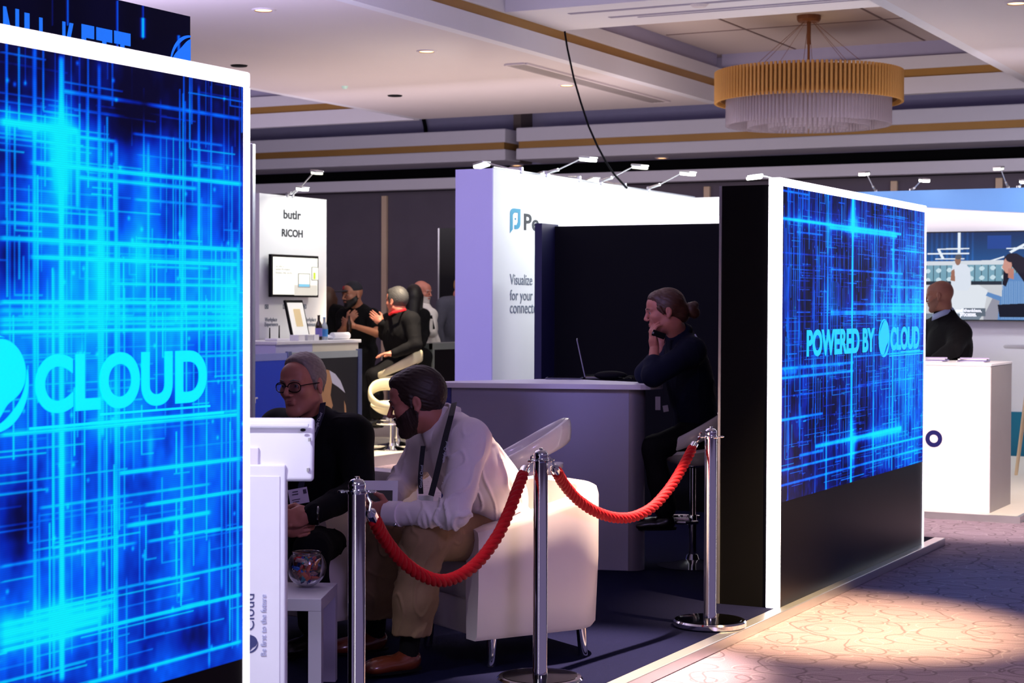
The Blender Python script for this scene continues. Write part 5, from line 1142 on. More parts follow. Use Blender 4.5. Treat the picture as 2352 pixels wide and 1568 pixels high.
me.vertices.add(len(co)); me.vertices.foreach_set('co', co.astype(np.float32).ravel()); me.loops.add(q.size); me.loops.foreach_set('vertex_index', q.astype(np.int32).ravel()); me.polygons.add(len(q)); me.polygons.foreach_set('loop_start', np.arange(0, q.size, 4, dtype=np.int32)); me.polygons.foreach_set('loop_total', np.full(len(q), 4, np.int32)); me.update(calc_edges=True)
ca = me.color_attributes.new('picture', 'FLOAT_COLOR', 'POINT'); ca.data.foreach_set('color', np.concatenate([c.reshape(-1, 3), np.ones((len(co), 1))], 1).astype(np.float32).ravel())
link_mesh('picture', me, led_mat('video_picture', 1.0), bs)
for s, x0_, x1_, y0_, y1_ in (('and thankless,', 2196, 2255, 709, 716), ('processes.', 2205, 2243, 719, 726)):
    a, b = on(x0_, y1_, 1, YB - .088), on(x1_, y0_, 1, YB - .088); text('lettering', s, (a[0], YB - .0885, a[2]), (1, 0, 0), (0, 0, 1), .05, mat('caption_white', (235, 240, 245), .5, emit=.9), bs, height=b[2] - a[2], width=b[0] - a[0], depth=.001, bold=.02)
# white high table and tripod leg at the far right edge
p = on(2335, 792, 1, 16.2); ht = thing('high_table', (p[0] + .15, 16.2, ZP), 'white round high table cut by the right edge of the picture', 'table')
zt3 = p[2]; build('tabletop', MB().lathe([(0, zt3 - .03), (.27, zt3 - .03), (.28, zt3 - .012), (.27, zt3), (0, zt3)], (p[0] + .17, 16.2, 0), 32), M_white, ht, smooth=True)
for k, (dx, dy) in enumerate(((-.17, .1), (.2, .12), (.02, -.2))): build('leg', MB().cyl((p[0] + .17 + dx * .2, 16.2 + dy * .2, zt3 - .02), (p[0] + .17 + dx * 1.1, 16.2 + dy * 1.1, ZP), .022, .015), mat('pale_wood', (222, 196, 160), .5), ht)
p = on(2325, 1195, 2, 0); o = thing('floor_box', p, 'small dark floor socket plate in the carpet by the welcome counter', 'floor socket'); build('plate', MB().box((0, 0, .002), (.24, .12, .004)), M_black, o, world=False); build('cover', MB().box((0, 0, .006), (.09, .05, .005)), M_alu, o, world=False)
# ------------------------------------------------------------------ people
def skin(name, rgb): return mat(name, rgb, .5, var=.10, scale=30, spec=.4)
def cloth(name, rgb, r=.85, var=.12): return mat(name, rgb, r, var=var, scale=25, bump=.04, spec=.15)
def blend(p, q, t): return p * (1 - t) + q * t
def head_blob(hf, s, h, female=False, neck=None, nr=.055):
    B = Blob(h); head_prims(B, hf, s, female); c, X, F_, U = hf
    b = c + (-F_ * .03 - U * .07) * s
    if neck is not None: B.cap(b, neck, nr * s * 1.02, nr * s * 1.05, .03)
    return B
def Fw_(F_, U, a, b): return F_ * a + U * b
def hair_blob(hf, s, h, kind):
    c, X, F_, U = hf; ax = [X, F_, U]; B = Blob(h)
    def P(x, y, z): return c + (X * x + F_ * y + U * z) * s
    if kind in ('short', 'receding', 'crop'):
        t = {'short': .012, 'receding': .007, 'crop': .005}[kind]
        B.ell(P(0, -.020, .034), V(.074 + t * .6, .094 + t, .088 + t * 1.3) * s, ax, .01)
        if kind == 'short': B.ell(P(0, .042, .092), V(.052, .042, .030) * s, ax, .02)
        else: B.ell(P(0, .010, .095), V(.055, .050, .026) * s, ax, .02)
        fy, fz = (.086, .072) if kind == 'short' else (.052, .104)
        for q in (-1, 1): B.cap(P(q * .070, .008, .03), P(q * .0725, .016, -.030), .010 * s, .005 * s, .008)
        d = unit(V(.012 - fy, -.024 - fz)); B.plane(P(0, fy, fz), Fw_(F_, U, -d[1], d[0]), .008 * s)
        B.plane(P(0, .012, -.032), Fw_(F_, U, .52, -.85), .006 * s)
        for q in (-1, 1): B.ell(P(q * .088, -.012, -.004), V(.022, .018, .029) * s, ax, .004, True)
    elif kind == 'tied':
        B.ell(P(0, -.020, .034), V(.082, .100, .094) * s, ax, .01); B.ell(P(0, .035, .080), V(.058, .045, .036) * s, ax, .02)
        B.ell(P(0, -.085, -.02), V(.055, .045, .055) * s, ax, .03)
        B.ell(P(0, -.142, -.010), V(.034, .036, .040) * s, ax, .008); B.ell(P(.0, -.158, -.030), V(.026, .028, .030) * s, ax, .01); B.ell(P(.01, -.165, .010), V(.020, .022, .022) * s, ax, .01)
        for q in (-1, 1): B.cap(P(q * .072, .035, .025), P(q * .076, .018, -.008), .012 * s, .006 * s, .006)
        B.ell(P(0, .120, .002), V(.13, .065, .066) * s, ax, .006, True); B.ell(P(0, .10, -.08), V(.13, .11, .085) * s, ax, .006, True); B.ell(P(0, -.01, -.12), V(.13, .13, .055) * s, ax, .01, True)
        for q in (-1, 1): B.ell(P(q * .092, -.008, -.010), V(.03, .020, .030) * s, ax, .004, True)
    elif kind == 'long':
        B.ell(P(0, -.020, .036), V(.086, .105, .098) * s, ax, .01); B.cap(P(0, -.05, -.02), P(0, -.10, -.26), .085 * s, .07 * s, .04)
        for q in (-1, 1): B.cap(P(q * .07, .01, .0), P(q * .075, -.03, -.22), .03 * s, .025 * s, .03)
        B.ell(P(0, .130, -.01), V(.10, .085, .09) * s, ax, .008, True)
    return B
def beard_blob(hf, s, h, full=True):
    c, X, F_, U = hf; ax = [X, F_, U]; B = Blob(h)
    def P(x, y, z): return c + (X * x + F_ * y + U * z) * s
    head_prims(B, hf, s); B.offset(.0030 if full else .0012)
    B.plane(P(0, .018, -.010), F_ * .44 + U * .9, .004); B.plane(P(0, -.006, -.05), -F_ * .95 - U * .3, .006)
    for q in (-1, 1): B.ell(P(q * .080, -.012, .0), V(.016, .022, .034) * s, ax, .004, True)
    B.ell(P(0, .100, -.056), V(.023, .022, .009) * s, ax, .003, True)
    B.cap(P(-.026, .086, -.050), P(0, .0965, -.0415), .005 * s, None, .003); B.cap(P(.026, .086, -.050), P(0, .0965, -.0415), .005 * s, None, .003)
    for q in (-1, 1): B.cap(P(q * .027, .084, -.050), P(q * .026, .080, -.075), .005 * s, None, .004)
    return B
def eyes(hf, s, body, brow=None, h=.003):
    c, X, F_, U = hf; M = Matrix((X, F_, U)).transposed()
    def P(x, y, z): return c + (X * x + F_ * y + U * z) * s
    for q in (-1, 1):
        e = build('eye', MB().sphere(P(q * .031, .0765, .0065), .0115 * s, 14, 10), mat('eye_white_shaded', (150, 138, 136), .2), body, smooth=True)  # sclera darkened, eye-socket shade put into the colour
        build('iris', MB().sphere(P(q * .0315, .0845, .0065), .0055 * s, 10, 8), mat('eye_dark', (20, 14, 12), .2), e, smooth=True)
        if brow: build('eyebrow', MB().tube([P(q * .015, .098, .027), P(q * .031, .0945, .0305), P(q * .048, .080, .025)], [.0024 * s, .0034 * s, .0015 * s], 6), brow, body, smooth=True)
def lips(hf, s, body):
    c, X, F_, U = hf
    def P(x, y, z): return c + (X * x + F_ * y + U * z) * s
    mb = MB().tube([P(x, .0945 - abs(x) ** 1.5 * 2.2, -.0535 + abs(x) * -.06) for x in np.linspace(-.021, .021, 7)], [.001, .003, .0038, .0036, .0038, .003, .001], 8)
    mb.tube([P(x, .0935 - abs(x) ** 1.5 * 2.2, -.0615 + abs(x) * .06) for x in np.linspace(-.021, .021, 7)], [.001, .0034, .0045, .0048, .0045, .0034, .001], 8)
    build('lips', mb, mat('lips', (150, 84, 80), .45), body, smooth='all')
def collar_ring(c, axis, front, r0, r1, hgt, m, par, drop=.03, gap=.45, name='collar'):
    a = unit(axis); f = unit(front - a * (front @ a)); sd = np.cross(a, f); vs = []; fs = []; n = 26
    for i in range(n):
        t = -PI + gap + (2 * PI - 2 * gap) * i / (n - 1); d = -f * math.cos(t) + sd * math.sin(t); k = max(0, (abs(t) - 1.5) / (PI - 1.5)) ** 1.2
        top = c + d * r0 + a * (hgt * (1 - .55 * k)); bot = c + d * (r1 + .012 * k) - a * (.004 + drop * k)
        for q, o in ((top, -.004), (top, .003), (bot, .008), (bot, .003)): vs.append(q + d * o)
    for i in range(n - 1):
        for k in range(4): fs.append((i * 4 + k, i * 4 + (k + 1) % 4, i * 4 + 4 + (k + 1) % 4, i * 4 + 4 + k))
    fs += [(0, 1, 2, 3), tuple(n * 4 - 4 + k for k in range(4))[::-1]]
    mb = MB(); mb._add(vs, fs); return build(name, mb, m, par, smooth='all')
def strip(pts, w, nrm, t=.002):
    """flat ribbon along pts, facing nrm"""
    mb = MB(); P = [np.array(p, float) for p in pts]; vs = []; fs = []
    for i, p in enumerate(P):
        d = unit(P[min(i + 1, len(P) - 1)] - P[max(i - 1, 0)]); n_ = nrm[i] if isinstance(nrm, list) else nrm; sd = unit(np.cross(d, n_)); n2 = unit(np.cross(sd, d))
        for a, b in ((-.5, -.5), (.5, -.5), (.5, .5), (-.5, .5)): vs.append(p + sd * w * a + n2 * t * b)
    for i in range(len(P) - 1):
        for k in range(4): fs.append((i * 4 + k, i * 4 + (k + 1) % 4, i * 4 + 4 + (k + 1) % 4, i * 4 + 4 + k))
    fs += [(0, 1, 2, 3), tuple(len(P) * 4 - 4 + k for k in range(4))[::-1]]
    mb._add(vs, fs); return mb
def shoe(an, toe_dir, s, m, parent, sole=None):
    d = unit(V(toe_dir[0], toe_dir[1], 0)); sd = V(-d[1], d[0], 0); z0 = an[2]; ax = [sd, d, _Z]
    B = Blob(.006); g = V(an[0], an[1], z0)
    B.ell(g + d * .0 - _Z * .045, V(.040, .050, .045) * s, ax, .02); B.ell(g + d * .09 - _Z * .058, V(.046, .095, .034) * s, ax, .03); B.ell(g + d * .15 - _Z * .066, V(.046, .055, .026) * s, ax, .02)
    B.plane(g - _Z * .088 * s, -_Z, .003); o = blob_obj('shoe', B, m, parent)
    pts = [g + d * (.07 + .125 * math.cos(a)) * s + sd * (.044 + .004 * math.cos(a)) * math.sin(a) * s - _Z * .090 for a in np.linspace(0, 2 * PI, 20)[:-1]]
    mb = MB(); n = len(pts); mb._add(pts + [p + _Z * .010 for p in pts], [tuple(range(n))[::-1], tuple(n + i for i in range(n))] + [(i, (i + 1) % n, n + (i + 1) % n, n + i) for i in range(n)]); build('sole', mb, M_blackm, o); return o

def person(label, J, hf, s, hd, clo, group=None, h=.006, hh=.0032, hair=None, hairm=None, beard=None, beardm=None, skinm=None, female=False, face_=True, sleeves='long', hands=None, belly=0.0, w=1.0, shoes=None, sock=None, fold=.004, collar=None, legs=True, hairamp=.0011, tam=.072, arm=.052, thigh=.085, knee=.066, calf=.062, hem=.066, hemz=None):
    J = {k: np.array(v, float) for k, v in J.items()}
    foot = J.get('anR', J['pelvis']); t = thing('person', (J['pelvis'][0], J['pelvis'][1], .05), label, 'person', group)
    blobs = [head_blob(hf, s, hh, female, J['neck'])]; disps = [None]
    B = Blob(h); torso(B, J, 0, w * .92, belly * .8); B.cap(J['neck'], hf[0] - hf[3] * .06 * s - hf[2] * .03 * s, .052, .05, .02)
    for q in 'RL':
        if 'el' + q in J: B.cap(J['sh' + q], J['el' + q], .045 * w, .038 * w, .02); B.cap(J['el' + q], J['wr' + q], .038 * w, .026, .015)
        if legs: B.cap(J['hip' + q], J['kn' + q], .070 * w, .052 * w, .03); B.cap(J['kn' + q], J['an' + q], .050 * w, .034, .02); B.cap(J['an' + q] - _Z * .0, J['an' + q] - _Z * .055 + unit(J['toe' + q]) * .02, .034, .03, .01)
        if legs: B.cap(J['an' + q] - _Z * .052, J['an' + q] - _Z * .060 + unit(J['toe' + q]) * .15, .030, .022, .02)
    blobs.append(B); disps.append(None)
    if hands:
        for q, (f, n, th, curl, thumb) in hands.items():
            Hb = Blob(hh); hand_prims(Hb, J['wr' + q], f, n, th, s * .98, curl, thumb); blobs.append(Hb); disps.append(None)
    body = blob_obj('body', blobs, skinm, t, disps=disps)
    # top
    T = Blob(h); torso(T, J, .016, w, belly)
    if collar is not None: T.cap(J['neck'] - unit(J['neck'] - J['pelvis']) * .03, J['neck'] + (hf[0] - J['neck']) * .18, .068 * s, .060 * s, .03)
    for q in 'RL':
        if 'el' + q not in J: continue
        a, b, c = J['sh' + q], J['el' + q], J['wr' + q]
        if sleeves == 'short': T.cap(a, blend(a, b, .62), tam, tam * .86, .03)
        elif sleeves == 'three': T.cap(a, b, tam, arm * 1.1, .04); T.cap(b, blend(b, c, .40), arm * 1.1, arm * .95, .02)
        else: T.cap(a, b, tam, arm, .04); T.cap(b, blend(b, c, .50), arm, arm * .84, .02); T.cap(blend(b, c, .50), blend(b, c, .96), arm * .84, arm * .76, .02)
    top = blob_obj('top', T, clo['top'], t, folds(fold, 30, 3)); top.name = clo.get('topname', 'jacket')
    if legs:
        P = Blob(h); wx = unit(J['hipR'] - J['hipL']); sp = unit(J['neck'] - J['pelvis']); dp = unit(np.cross(sp, wx))
        P.ell(J['pelvis'] - sp * .02, V(np.linalg.norm(J['hipR'] - J['hipL']) * .5 + .105 * w, .140 * w + belly * .5, .12), [wx, dp, np.cross(wx, dp)], .05)
        for q in 'RL':
            a, b, c = J['hip' + q], J['kn' + q], J['an' + q]; e = c + (b - c) * (.10 if hemz is None else .02)
            P.cap(a, b, (thigh + .012) * w, knee * w, .04); P.cap(b, blend(b, e, .55), knee * w, calf * w, .03); P.cap(blend(b, e, .55), e, calf * w, hem, .03)
        if hemz is not None: P.plane((0, 0, hemz), -_Z, .004)
        blob_obj('trousers', P, clo['legs'], t, folds(fold, 32, 8))
        for q in 'RL':
            if sock: build('sock', MB().tube([J['an' + q] - _Z * .03, J['an' + q] + (J['kn' + q] - J['an' + q]) * .30], .042, 14), sock, t, smooth=True)
            if shoes: shoe(J['an' + q], J['toe' + q], s, shoes, t)
    if hair: blob_obj('hair', hair_blob(hf, s, hh * 1.15, hair), hairm, t, hairdisp(hairamp, 520, -hf[2] * .6 - hf[3] * .4, 2))
    if beard: blob_obj('beard', beard_blob(hf, s, hh * 1.15, beard == 'full'), beardm, t, hairdisp(.0012, 500, -hf[3], 5))
    if face_: eyes(hf, s, body, beardm or hairm); lips(hf, s, body)
    return t, J

S_a = skin('skin_rosy', (172, 108, 92)); S_b = skin('skin_tan', (150, 100, 80)); S_c = skin('skin_light', (180, 116, 98))
H_brown = mat('hair_brown', (38, 22, 14), .55, var=.35, scale=60); H_grey = mat('hair_grey', (128, 116, 108), .55, var=.3, scale=60); H_dark = mat('hair_dark', (14, 11, 11), .5, var=.2); H_auburn = mat('hair_auburn', (64, 36, 24), .5, var=.35, scale=60); H_silver = mat('hair_silver', (66, 65, 66), .6, var=.2)
C_white = cloth('white_shirt_cotton', (232, 222, 226), .8, .04); C_tan = cloth('tan_chino', (136, 110, 84)); C_suit = cloth('black_suit_wool', (9, 9, 14)); C_dark = cloth('black_jersey', (11, 12, 16)); C_navy = cloth('navy_polo', (12, 17, 38)); C_greyw = cloth('grey_shirt', (74, 76, 88)); C_stone = cloth('stone_trousers', (168, 162, 150)); C_off = cloth('off_white_shirt', (214, 214, 208))
L_brown = mat('brown_shoe_leather', (92, 40, 22), .25, var=.2, coat=.4); L_black = mat('black_shoe_leather', (14, 12, 12), .3)
L_lan = mat('black_lanyard', (12, 13, 24), .6)

def JJ(d): return {k: (at(*v) if len(v) == 3 and v[0] > 5 else V(*v)) for k, v in d.items()}
Zd = _Z
# ---- man in the white shirt, seated in the front armchair
m2 = JJ(dict(neck=(1020, 985, 7.42), chest=(1062, 1050, 7.48), mid=(1125, 1135, 7.62), pelvis=(1145, 1222, 7.74), shL=(1078, 1012, 7.27), shR=(985, 1018, 7.62), elL=(1046, 1178, 7.10), wrL=(905, 1180, 7.22), elR=(922, 1110, 7.72), wrR=(880, 1155, 7.45),
             hipL=(1125, 1228, 7.62), hipR=(1110, 1215, 7.84), knL=(973, 1238, 7.22), knR=(882, 1232, 7.55), anL=(938, 1482, 7.30), anR=(862, 1455, 7.72)))
m2['toeL'] = cdir(-.8, 0, -.45); m2['toeR'] = cdir(-.8, 0, -.35)
for q in 'LR': m2['an' + q][2] = ZP + .105
hf2 = head_frame(at(957, 924, 7.38), cdir(-1, -.26, .10), cdir(-.22, 1, 0)); s2_ = 1.10
p2, m2 = person('bearded man in white shirt and tan trousers leaning forward in the white armchair', m2, hf2, s2_, None, dict(top=C_white, legs=C_tan, topname='shirt'), hair='short', hairm=H_brown, beard='full', beardm=mat('beard_brown', (44, 24, 18), .6, var=.3, scale=80), skinm=S_a, h=.0065,
    hands={'L': (cdir(-1, .12, .15), cdir(0, .2, 1), cdir(-.3, 1, 0), .9, .5), 'R': (cdir(-.8, -.1, -.5), cdir(.5, 0, -1), cdir(0, 1, 0), .7, .5)}, shoes=L_brown, sock=cloth('black_sock', (10, 10, 12)), belly=.02, w=1.10, fold=.010, collar=1, tam=.086, arm=.060, thigh=.094, knee=.078, calf=.080, hem=.074, hemz=.215)
fwd = cdir(-1, 0, -.1)
cl = MB(); base = m2['neck']; cf = at(968, 1004, 7.30); cbk = at(1037, 925, 7.42)
collar_ring(blend(m2['neck'], at(1005, 972, 7.42), .8), at(985, 945, 7.40) - at(1030, 1000, 7.44), cdir(-.75, -.65, 0), .086, .106, .042, C_white, p2, .055)
ly = [(1043, 925, 7.33), (1036, 955, 7.225), (1024, 1000, 7.17), (1012, 1050, 7.145), (1000, 1100, 7.13), (990, 1138, 7.13)]
lan = build('lanyard', strip([at(*p) for p in ly], .024, cdir(-.25, .1, -1), .003), L_lan, p2)
build('lanyard', strip([at(*p) for p in ((972, 1024, 7.25), (968, 1060, 7.22), (965, 1100, 7.20), (967, 1134, 7.20))], .020, cdir(-.3, .1, -1), .003), L_lan, p2)
def lan_text(s_, x0, y0, x1, y1, d, par, h_=.014, m_=None):
    a, b = at(x0, y0, d), at(x1, y1, d); e = unit(b - a); up = unit(np.cross(cdir(-.25, .1, -1), e)); text('lettering', s_, a - up * h_ * .5, e, up, .02, m_ or mat('lanyard_print', (200, 205, 220), .6), par, height=h_, width=np.linalg.norm(b - a), depth=.0008)
lan_text('Google Cloud', 1016, 1062, 1027, 1014, 7.14, lan); lan_text('Google Cloud', 966, 1120, 969, 1068, 7.195, lan, .011)
b_ = build('badge_holder', MB().box(at(978, 1152, 7.18), (.06, .05, .002), Matrix((_R0, _Z, -_F0)).transposed()), mat('clear_badge', (200, 210, 205), .2, alpha=.6), p2)
build('cuff', MB().tube([at(922, 1180, 7.20), at(890, 1178, 7.235)], [.052, .050], 20), C_white, p2, smooth=True)
build('cufflink', MB().sphere(at(908, 1204, 7.165), .009), M_chrome, p2, smooth=True)
bro = thing('brochure', at(875, 1130, 7.3), 'white brochure with dark photo held by the bearded man', 'brochure'); Mb = Matrix((_R0, unit(_Z + _F0 * .35), np.cross(_R0, unit(_Z + _F0 * .35)))).transposed()
build('page', MB().box(at(872, 1128, 7.34), (.15, .09, .003), Mb), M_white, bro); build('photo', MB().box(at(868, 1138, 7.328), (.12, .045, .002), Mb), mat('brochure_photo', (40, 34, 36), .3), bro)

# ---- man in the dark suit with glasses
m1 = JJ(dict(neck=(718, 968, 7.92), chest=(725, 1050, 7.98), mid=(745, 1130, 8.08), pelvis=(765, 1200, 8.18), shL=(812, 1000, 7.85), shR=(640, 985, 8.08), elL=(828, 1125, 7.72), wrL=(715, 1182, 7.42), elR=(600, 1130, 7.95), wrR=(640, 1208, 7.46),
             hipL=(800, 1215, 8.12), hipR=(725, 1215, 8.22), knL=(716, 1262, 7.60), knR=(620, 1262, 7.75), anL=(720, 1500, 7.72), anR=(620, 1500, 7.8)))
m1['toeL'] = cdir(-.5, 0, -.8); m1['toeR'] = cdir(-.6, 0, -.7)
for q in 'LR': m1['an' + q][2] = ZP + .105
hf1 = head_frame(at(695, 884, 7.82), cdir(-.50, -.10, -.86), cdir(-.03, 1, 0)); s1_ = 1.10
p1, m1 = person('grey haired man with glasses and dark suit seated behind the bowl', m1, hf1, s1_, None, dict(top=C_suit, legs=C_suit, topname='jacket'), hair='receding', hairm=H_grey, skinm=S_c, h=.0065,
    hands={'L': (cdir(-1, -.15, -.1), cdir(-.1, -.4, 1), cdir(-.2, 1, .1), .75, .5), 'R': (cdir(1, -.1, -.2), cdir(0, .3, 1), cdir(0, 1, 0), .8, .3)}, shoes=L_black, w=1.12, belly=.03, fold=.0035, collar=1, tam=.088, arm=.064)
c, X, F_, U = hf1
def P1_(x, y, z): return c + (X * x + F_ * y + U * z) * s1_
gl = MB()
for q in (-1, 1):
    gl.tube([P1_(q * .033 + .0275 * math.cos(a), .103 - .010 * (math.cos(a) * q + 1) * .5, .002 + .0195 * math.copysign(abs(math.sin(a)) ** .75, math.sin(a))) for a in np.linspace(0, 2 * PI, 21)[:-1]], .0022, 6, True)
    gl.tube([P1_(q * .060, .093, .008), P1_(q * .079, .06, .010), P1_(q * .083, .0, .008)], .0022, 6)
gl.tube([P1_(-.007, .104, .006), P1_(0, .106, .008), P1_(.007, .104, .006)], .002, 6)
g_ = build('glasses', gl, M_blackm, p1, smooth=True)
for q in (-1, 1): build('lens', MB().prism([(.026 * math.cos(a), .018 * math.sin(a)) for a in np.linspace(0, 2 * PI, 17)[:-1]], P1_(q * .033, .099, .002), X, U, F_ * .001), mat('lens_glass', (235, 238, 245), .03, trans=1.0), g_)
build('lanyard', strip([at(*p) for p in ((742, 925, 7.80), (738, 950, 7.74), (728, 978, 7.71), (716, 1010, 7.70), (700, 1070, 7.70), (690, 1125, 7.66))], .026, cdir(-.2, .1, -1), .003), mat('lanyard_navy', (14, 18, 46), .6), p1)
lan_text('Google Cloud', 722, 992, 738, 948, 7.695, p1, .011)
bm_ = Matrix((unit(V(*CR) - V(*CU) * -.18), unit(V(*CU) - V(*CR) * .18), -V(*CF))).transposed()
bd = build('badge', MB().box(at(686, 1139, 7.56), (.082, .066, .002), bm_), mat('badge_card', (206, 196, 214), .5), p1)
for yy, xx, ww, hh_ in ((1129, 678, .024, .004), (1135, 678, .026, .004), (1147, 680, .034, .003), (1152, 680, .028, .003), (1128, 700, .014, .018)): build('print', MB().box(at(xx, yy, 7.557), (ww, hh_, .002), bm_), mat('badge_print', (70, 62, 84), .6), bd)
build('wristwatch', MB().tube([m1['wrL'] + cdir(.3, 0, 0) * .03 + (CU * math.cos(a) + CF * math.sin(a)) * .036 for a in np.linspace(0, 2 * PI, 17)[:-1]], .006, 6, True), M_steel, p1, smooth=True)

# ---- woman at the counter
wo = JJ(dict(neck=(1562, 775, 10.2), chest=(1580, 850, 10.25), mid=(1594, 930, 10.3), pelvis=(1600, 985, 10.36), shL=(1590, 808, 10.03), shR=(1556, 806, 10.42), elL=(1500, 862, 9.98), wrL=(1503, 796, 10.06), elR=(1484, 858, 10.30), wrR=(1520, 800, 10.36),
             hipL=(1592, 1000, 10.26), hipR=(1590, 1000, 10.48), knL=(1498, 1030, 10.2), knR=(1500, 1026, 10.5), anL=(1530, 1180, 10.2), anR=(1532, 1178, 10.5)))
wo['toeL'] = cdir(-1, 0, 0); wo['toeR'] = cdir(-1, 0, 0)
hfw = head_frame(at(1527, 716, 10.12), cdir(-1, -.16, -.04), cdir(-.16, 1, 0)); sw_ = 1.06
pw_, wo = person('woman with tied-up hair in a dark polo shirt phoning at the counter', wo, hfw, sw_, None, dict(top=C_navy, legs=C_dark, topname='polo_shirt'), hair='tied', hairm=H_auburn, skinm=S_a, female=True, sleeves='three', h=.007, hh=.0035,
    hands={'L': (cdir(-.15, 1, 0), cdir(1, .1, .3), cdir(.0, .1, 1), .75, .4), 'R': (cdir(-.1, 1, 0), cdir(.2, .1, -1), cdir(1, 0, 0), .7, .4)}, shoes=L_black, w=.98, fold=.004, collar=1, tam=.074, arm=.058)
collar_ring(at(1557, 768, 10.17), at(1540, 738, 10.14) - at(1562, 775, 10.2), cdir(-.8, -.6, 0), .070, .084, .030, C_navy, pw_, .03)
ph = thing('mobile_phone', at(1512, 770, 10.0), 'black mobile phone held at the ear and chin by the woman', 'phone'); Mp = Matrix((unit(CR - CU * .35), unit(CU + CR * .35), -CF)).transposed()
build('body', MB().box(at(1513, 768, 10.02), (.075, .035, .010), Mp @ Matrix.Rotation(.3, 3, 'X'), .003), M_blackm, ph); build('lens', MB().box(at(1500, 764, 10.012), (.012, .012, .003), Mp, .001), M_steel, ph)
build('lanyard_tag', MB().box(at(1511, 926, 10.0), (.028, .075, .003), Matrix((CR, CU, -CF)).transposed()), mat('tag_grey', (120, 116, 124), .5), pw_); build('key_tag', MB().box(at(1529, 938, 10.0), (.030, .036, .004), bm_, .001), mat('tag_grey', (120, 116, 124), .5), pw_)
build('back_print', MB().box(at(1601, 776, 10.08), (.008, .05, .004), Matrix((unit(CR + CU * .6), unit(CU - CR * .6), -CF)).transposed()), M_white, pw_)

# ---- background people
def stand(x, d, zf, fac, H, lean=0.0, eye_y=None):
    """joints of a standing figure at pixel column x, depth d; fac = facing (right, away)"""
    b = at(x, 900, d); b = V(b[0], b[1], zf); f = unit(_R0 * fac[0] + _F0 * fac[1]); r = np.cross(f, _Z); q = H / 1.75
    J = dict(neck=b + _Z * 1.47 * q + f * lean, pelvis=b + _Z * .93 * q, shR=b + _Z * 1.41 * q + r * .185 + f * lean, shL=b + _Z * 1.41 * q - r * .185 + f * lean,
             hipR=b + _Z * .90 * q + r * .09, hipL=b + _Z * .90 * q - r * .09, knR=b + _Z * .49 * q + r * .10 + f * .02, knL=b + _Z * .49 * q - r * .10 + f * .02, anR=b + _Z * .10 + r * .11, anL=b + _Z * .10 - r * .11, toeR=f + r * .2, toeL=f - r * .2,
             elR=b + _Z * 1.12 * q + r * .24 - f * .02, elL=b + _Z * 1.12 * q - r * .24 - f * .02, wrR=b + _Z * .90 * q + r * .22 + f * .08, wrL=b + _Z * .90 * q - r * .22 + f * .08)
    return J, b, f, r, b + _Z * (1.63 * q) + f * (lean + .02)
# bald man in dark suit, right hand stand
J, b, f, r, hc = stand(2183, 14.15, ZP, (-.80, .60), 1.80)
J['neck'] = at(2170, 722, 14.1); J['elL'] = at(2192, 800, 13.86); J['wrL'] = at(2150, 826, 13.9); J['shL'] = at(2205, 765, 13.98); J['shR'] = at(2140, 758, 14.32); J['elR'] = at(2128, 800, 14.35); J['wrR'] = at(2128, 826, 14.1); J['chest'] = at(2182, 780, 14.12)
pbm, _ = person('bald man in a dark suit standing at the welcome counter before big screen', J, head_frame(at(2158, 680, 14.08), unit(_R0 * -.88 + _F0 * .42 - _Z * .12), _Z), 1.02, None, dict(top=C_suit, legs=C_suit, topname='jacket'), beard='stub', beardm=mat('stubble', (128, 88, 72), .7), skinm=S_b, h=.009, hh=.0045, w=1.08, belly=.03, collar=None, shoes=L_black, face_=False, tam=.085, arm=.066,
       hands={'L': (unit(_R0 * -1 - _Z * .1), -_Z, unit(_F0 + 0 * _Z), .4, .3), 'R': (unit(_R0 * -1), -_Z, _F0, .4, .3)})
collar_ring(at(2165, 718, 14.1), at(2158, 690, 14.08) - at(2172, 724, 14.1), unit(_R0 * -.88 + _F0 * .42), .074, .086, .034, mat('pale_blue_shirt', (150, 165, 205), .7), pbm, .03)
# man in cap
J, b, f, r, hc = stand(828, 19.20, .1, (-.75, -.65), 1.80)
J['neck'] = at(826, 712, 19.20); J['shR'] = at(790, 726, 19.30); J['shL'] = at(856, 728, 19.10); J['elL'] = at(866, 765, 18.85); J['wrL'] = at(812, 748, 18.75); J['elR'] = at(784, 765, 19.20); J['wrR'] = at(798, 738, 18.90)
hfc = head_frame(at(809, 677, 19.12), unit(_R0 * -.72 - _F0 * .68 - _Z * .10), _Z)
pc_, _ = person('man in dark baseball cap and black t-shirt behind the white counter', J, hfc, 1.15, None, dict(top=C_dark, legs=C_dark, topname='t_shirt'), beard='full', beardm=H_dark, skinm=S_b, sleeves='short', h=.010, hh=.005, w=1.15, face_=True, tam=.085, shoes=L_black,
       hands={'L': (unit(_R0 * -.8 + _Z * .3), unit(_F0 * .4 + _R0 * .2), _Z, .9, .5), 'R': (unit(_R0 * .5 + _Z * .5), unit(_F0), _Z, .9, .5)})
c, X, F_, U = hfc
def Pc(x, y, z): return c + (X * x + F_ * y + U * z) * 1.15
B = Blob(.005).ell(Pc(0, -.018, .050), V(.088, .108, .092), [X, F_, U], .01); B.plane(Pc(0, 0, .040), -U, .003); cap_o = blob_obj('cap', B, mat('cap_navy', (16, 18, 34), .8), pc_)
B = Blob(.005).ell(Pc(0, .125, .046), V(.078, .075, .009), [X, F_, U], .005); blob_obj('peak', B, mat('cap_navy', (16, 18, 34), .8), cap_o)
text('lettering', 'B', Pc(.02, .094, .062), -X, unit(U - F_ * .4), .04, mat('cap_red', (170, 30, 50), .6), cap_o, height=.036, width=.03, bold=.02)
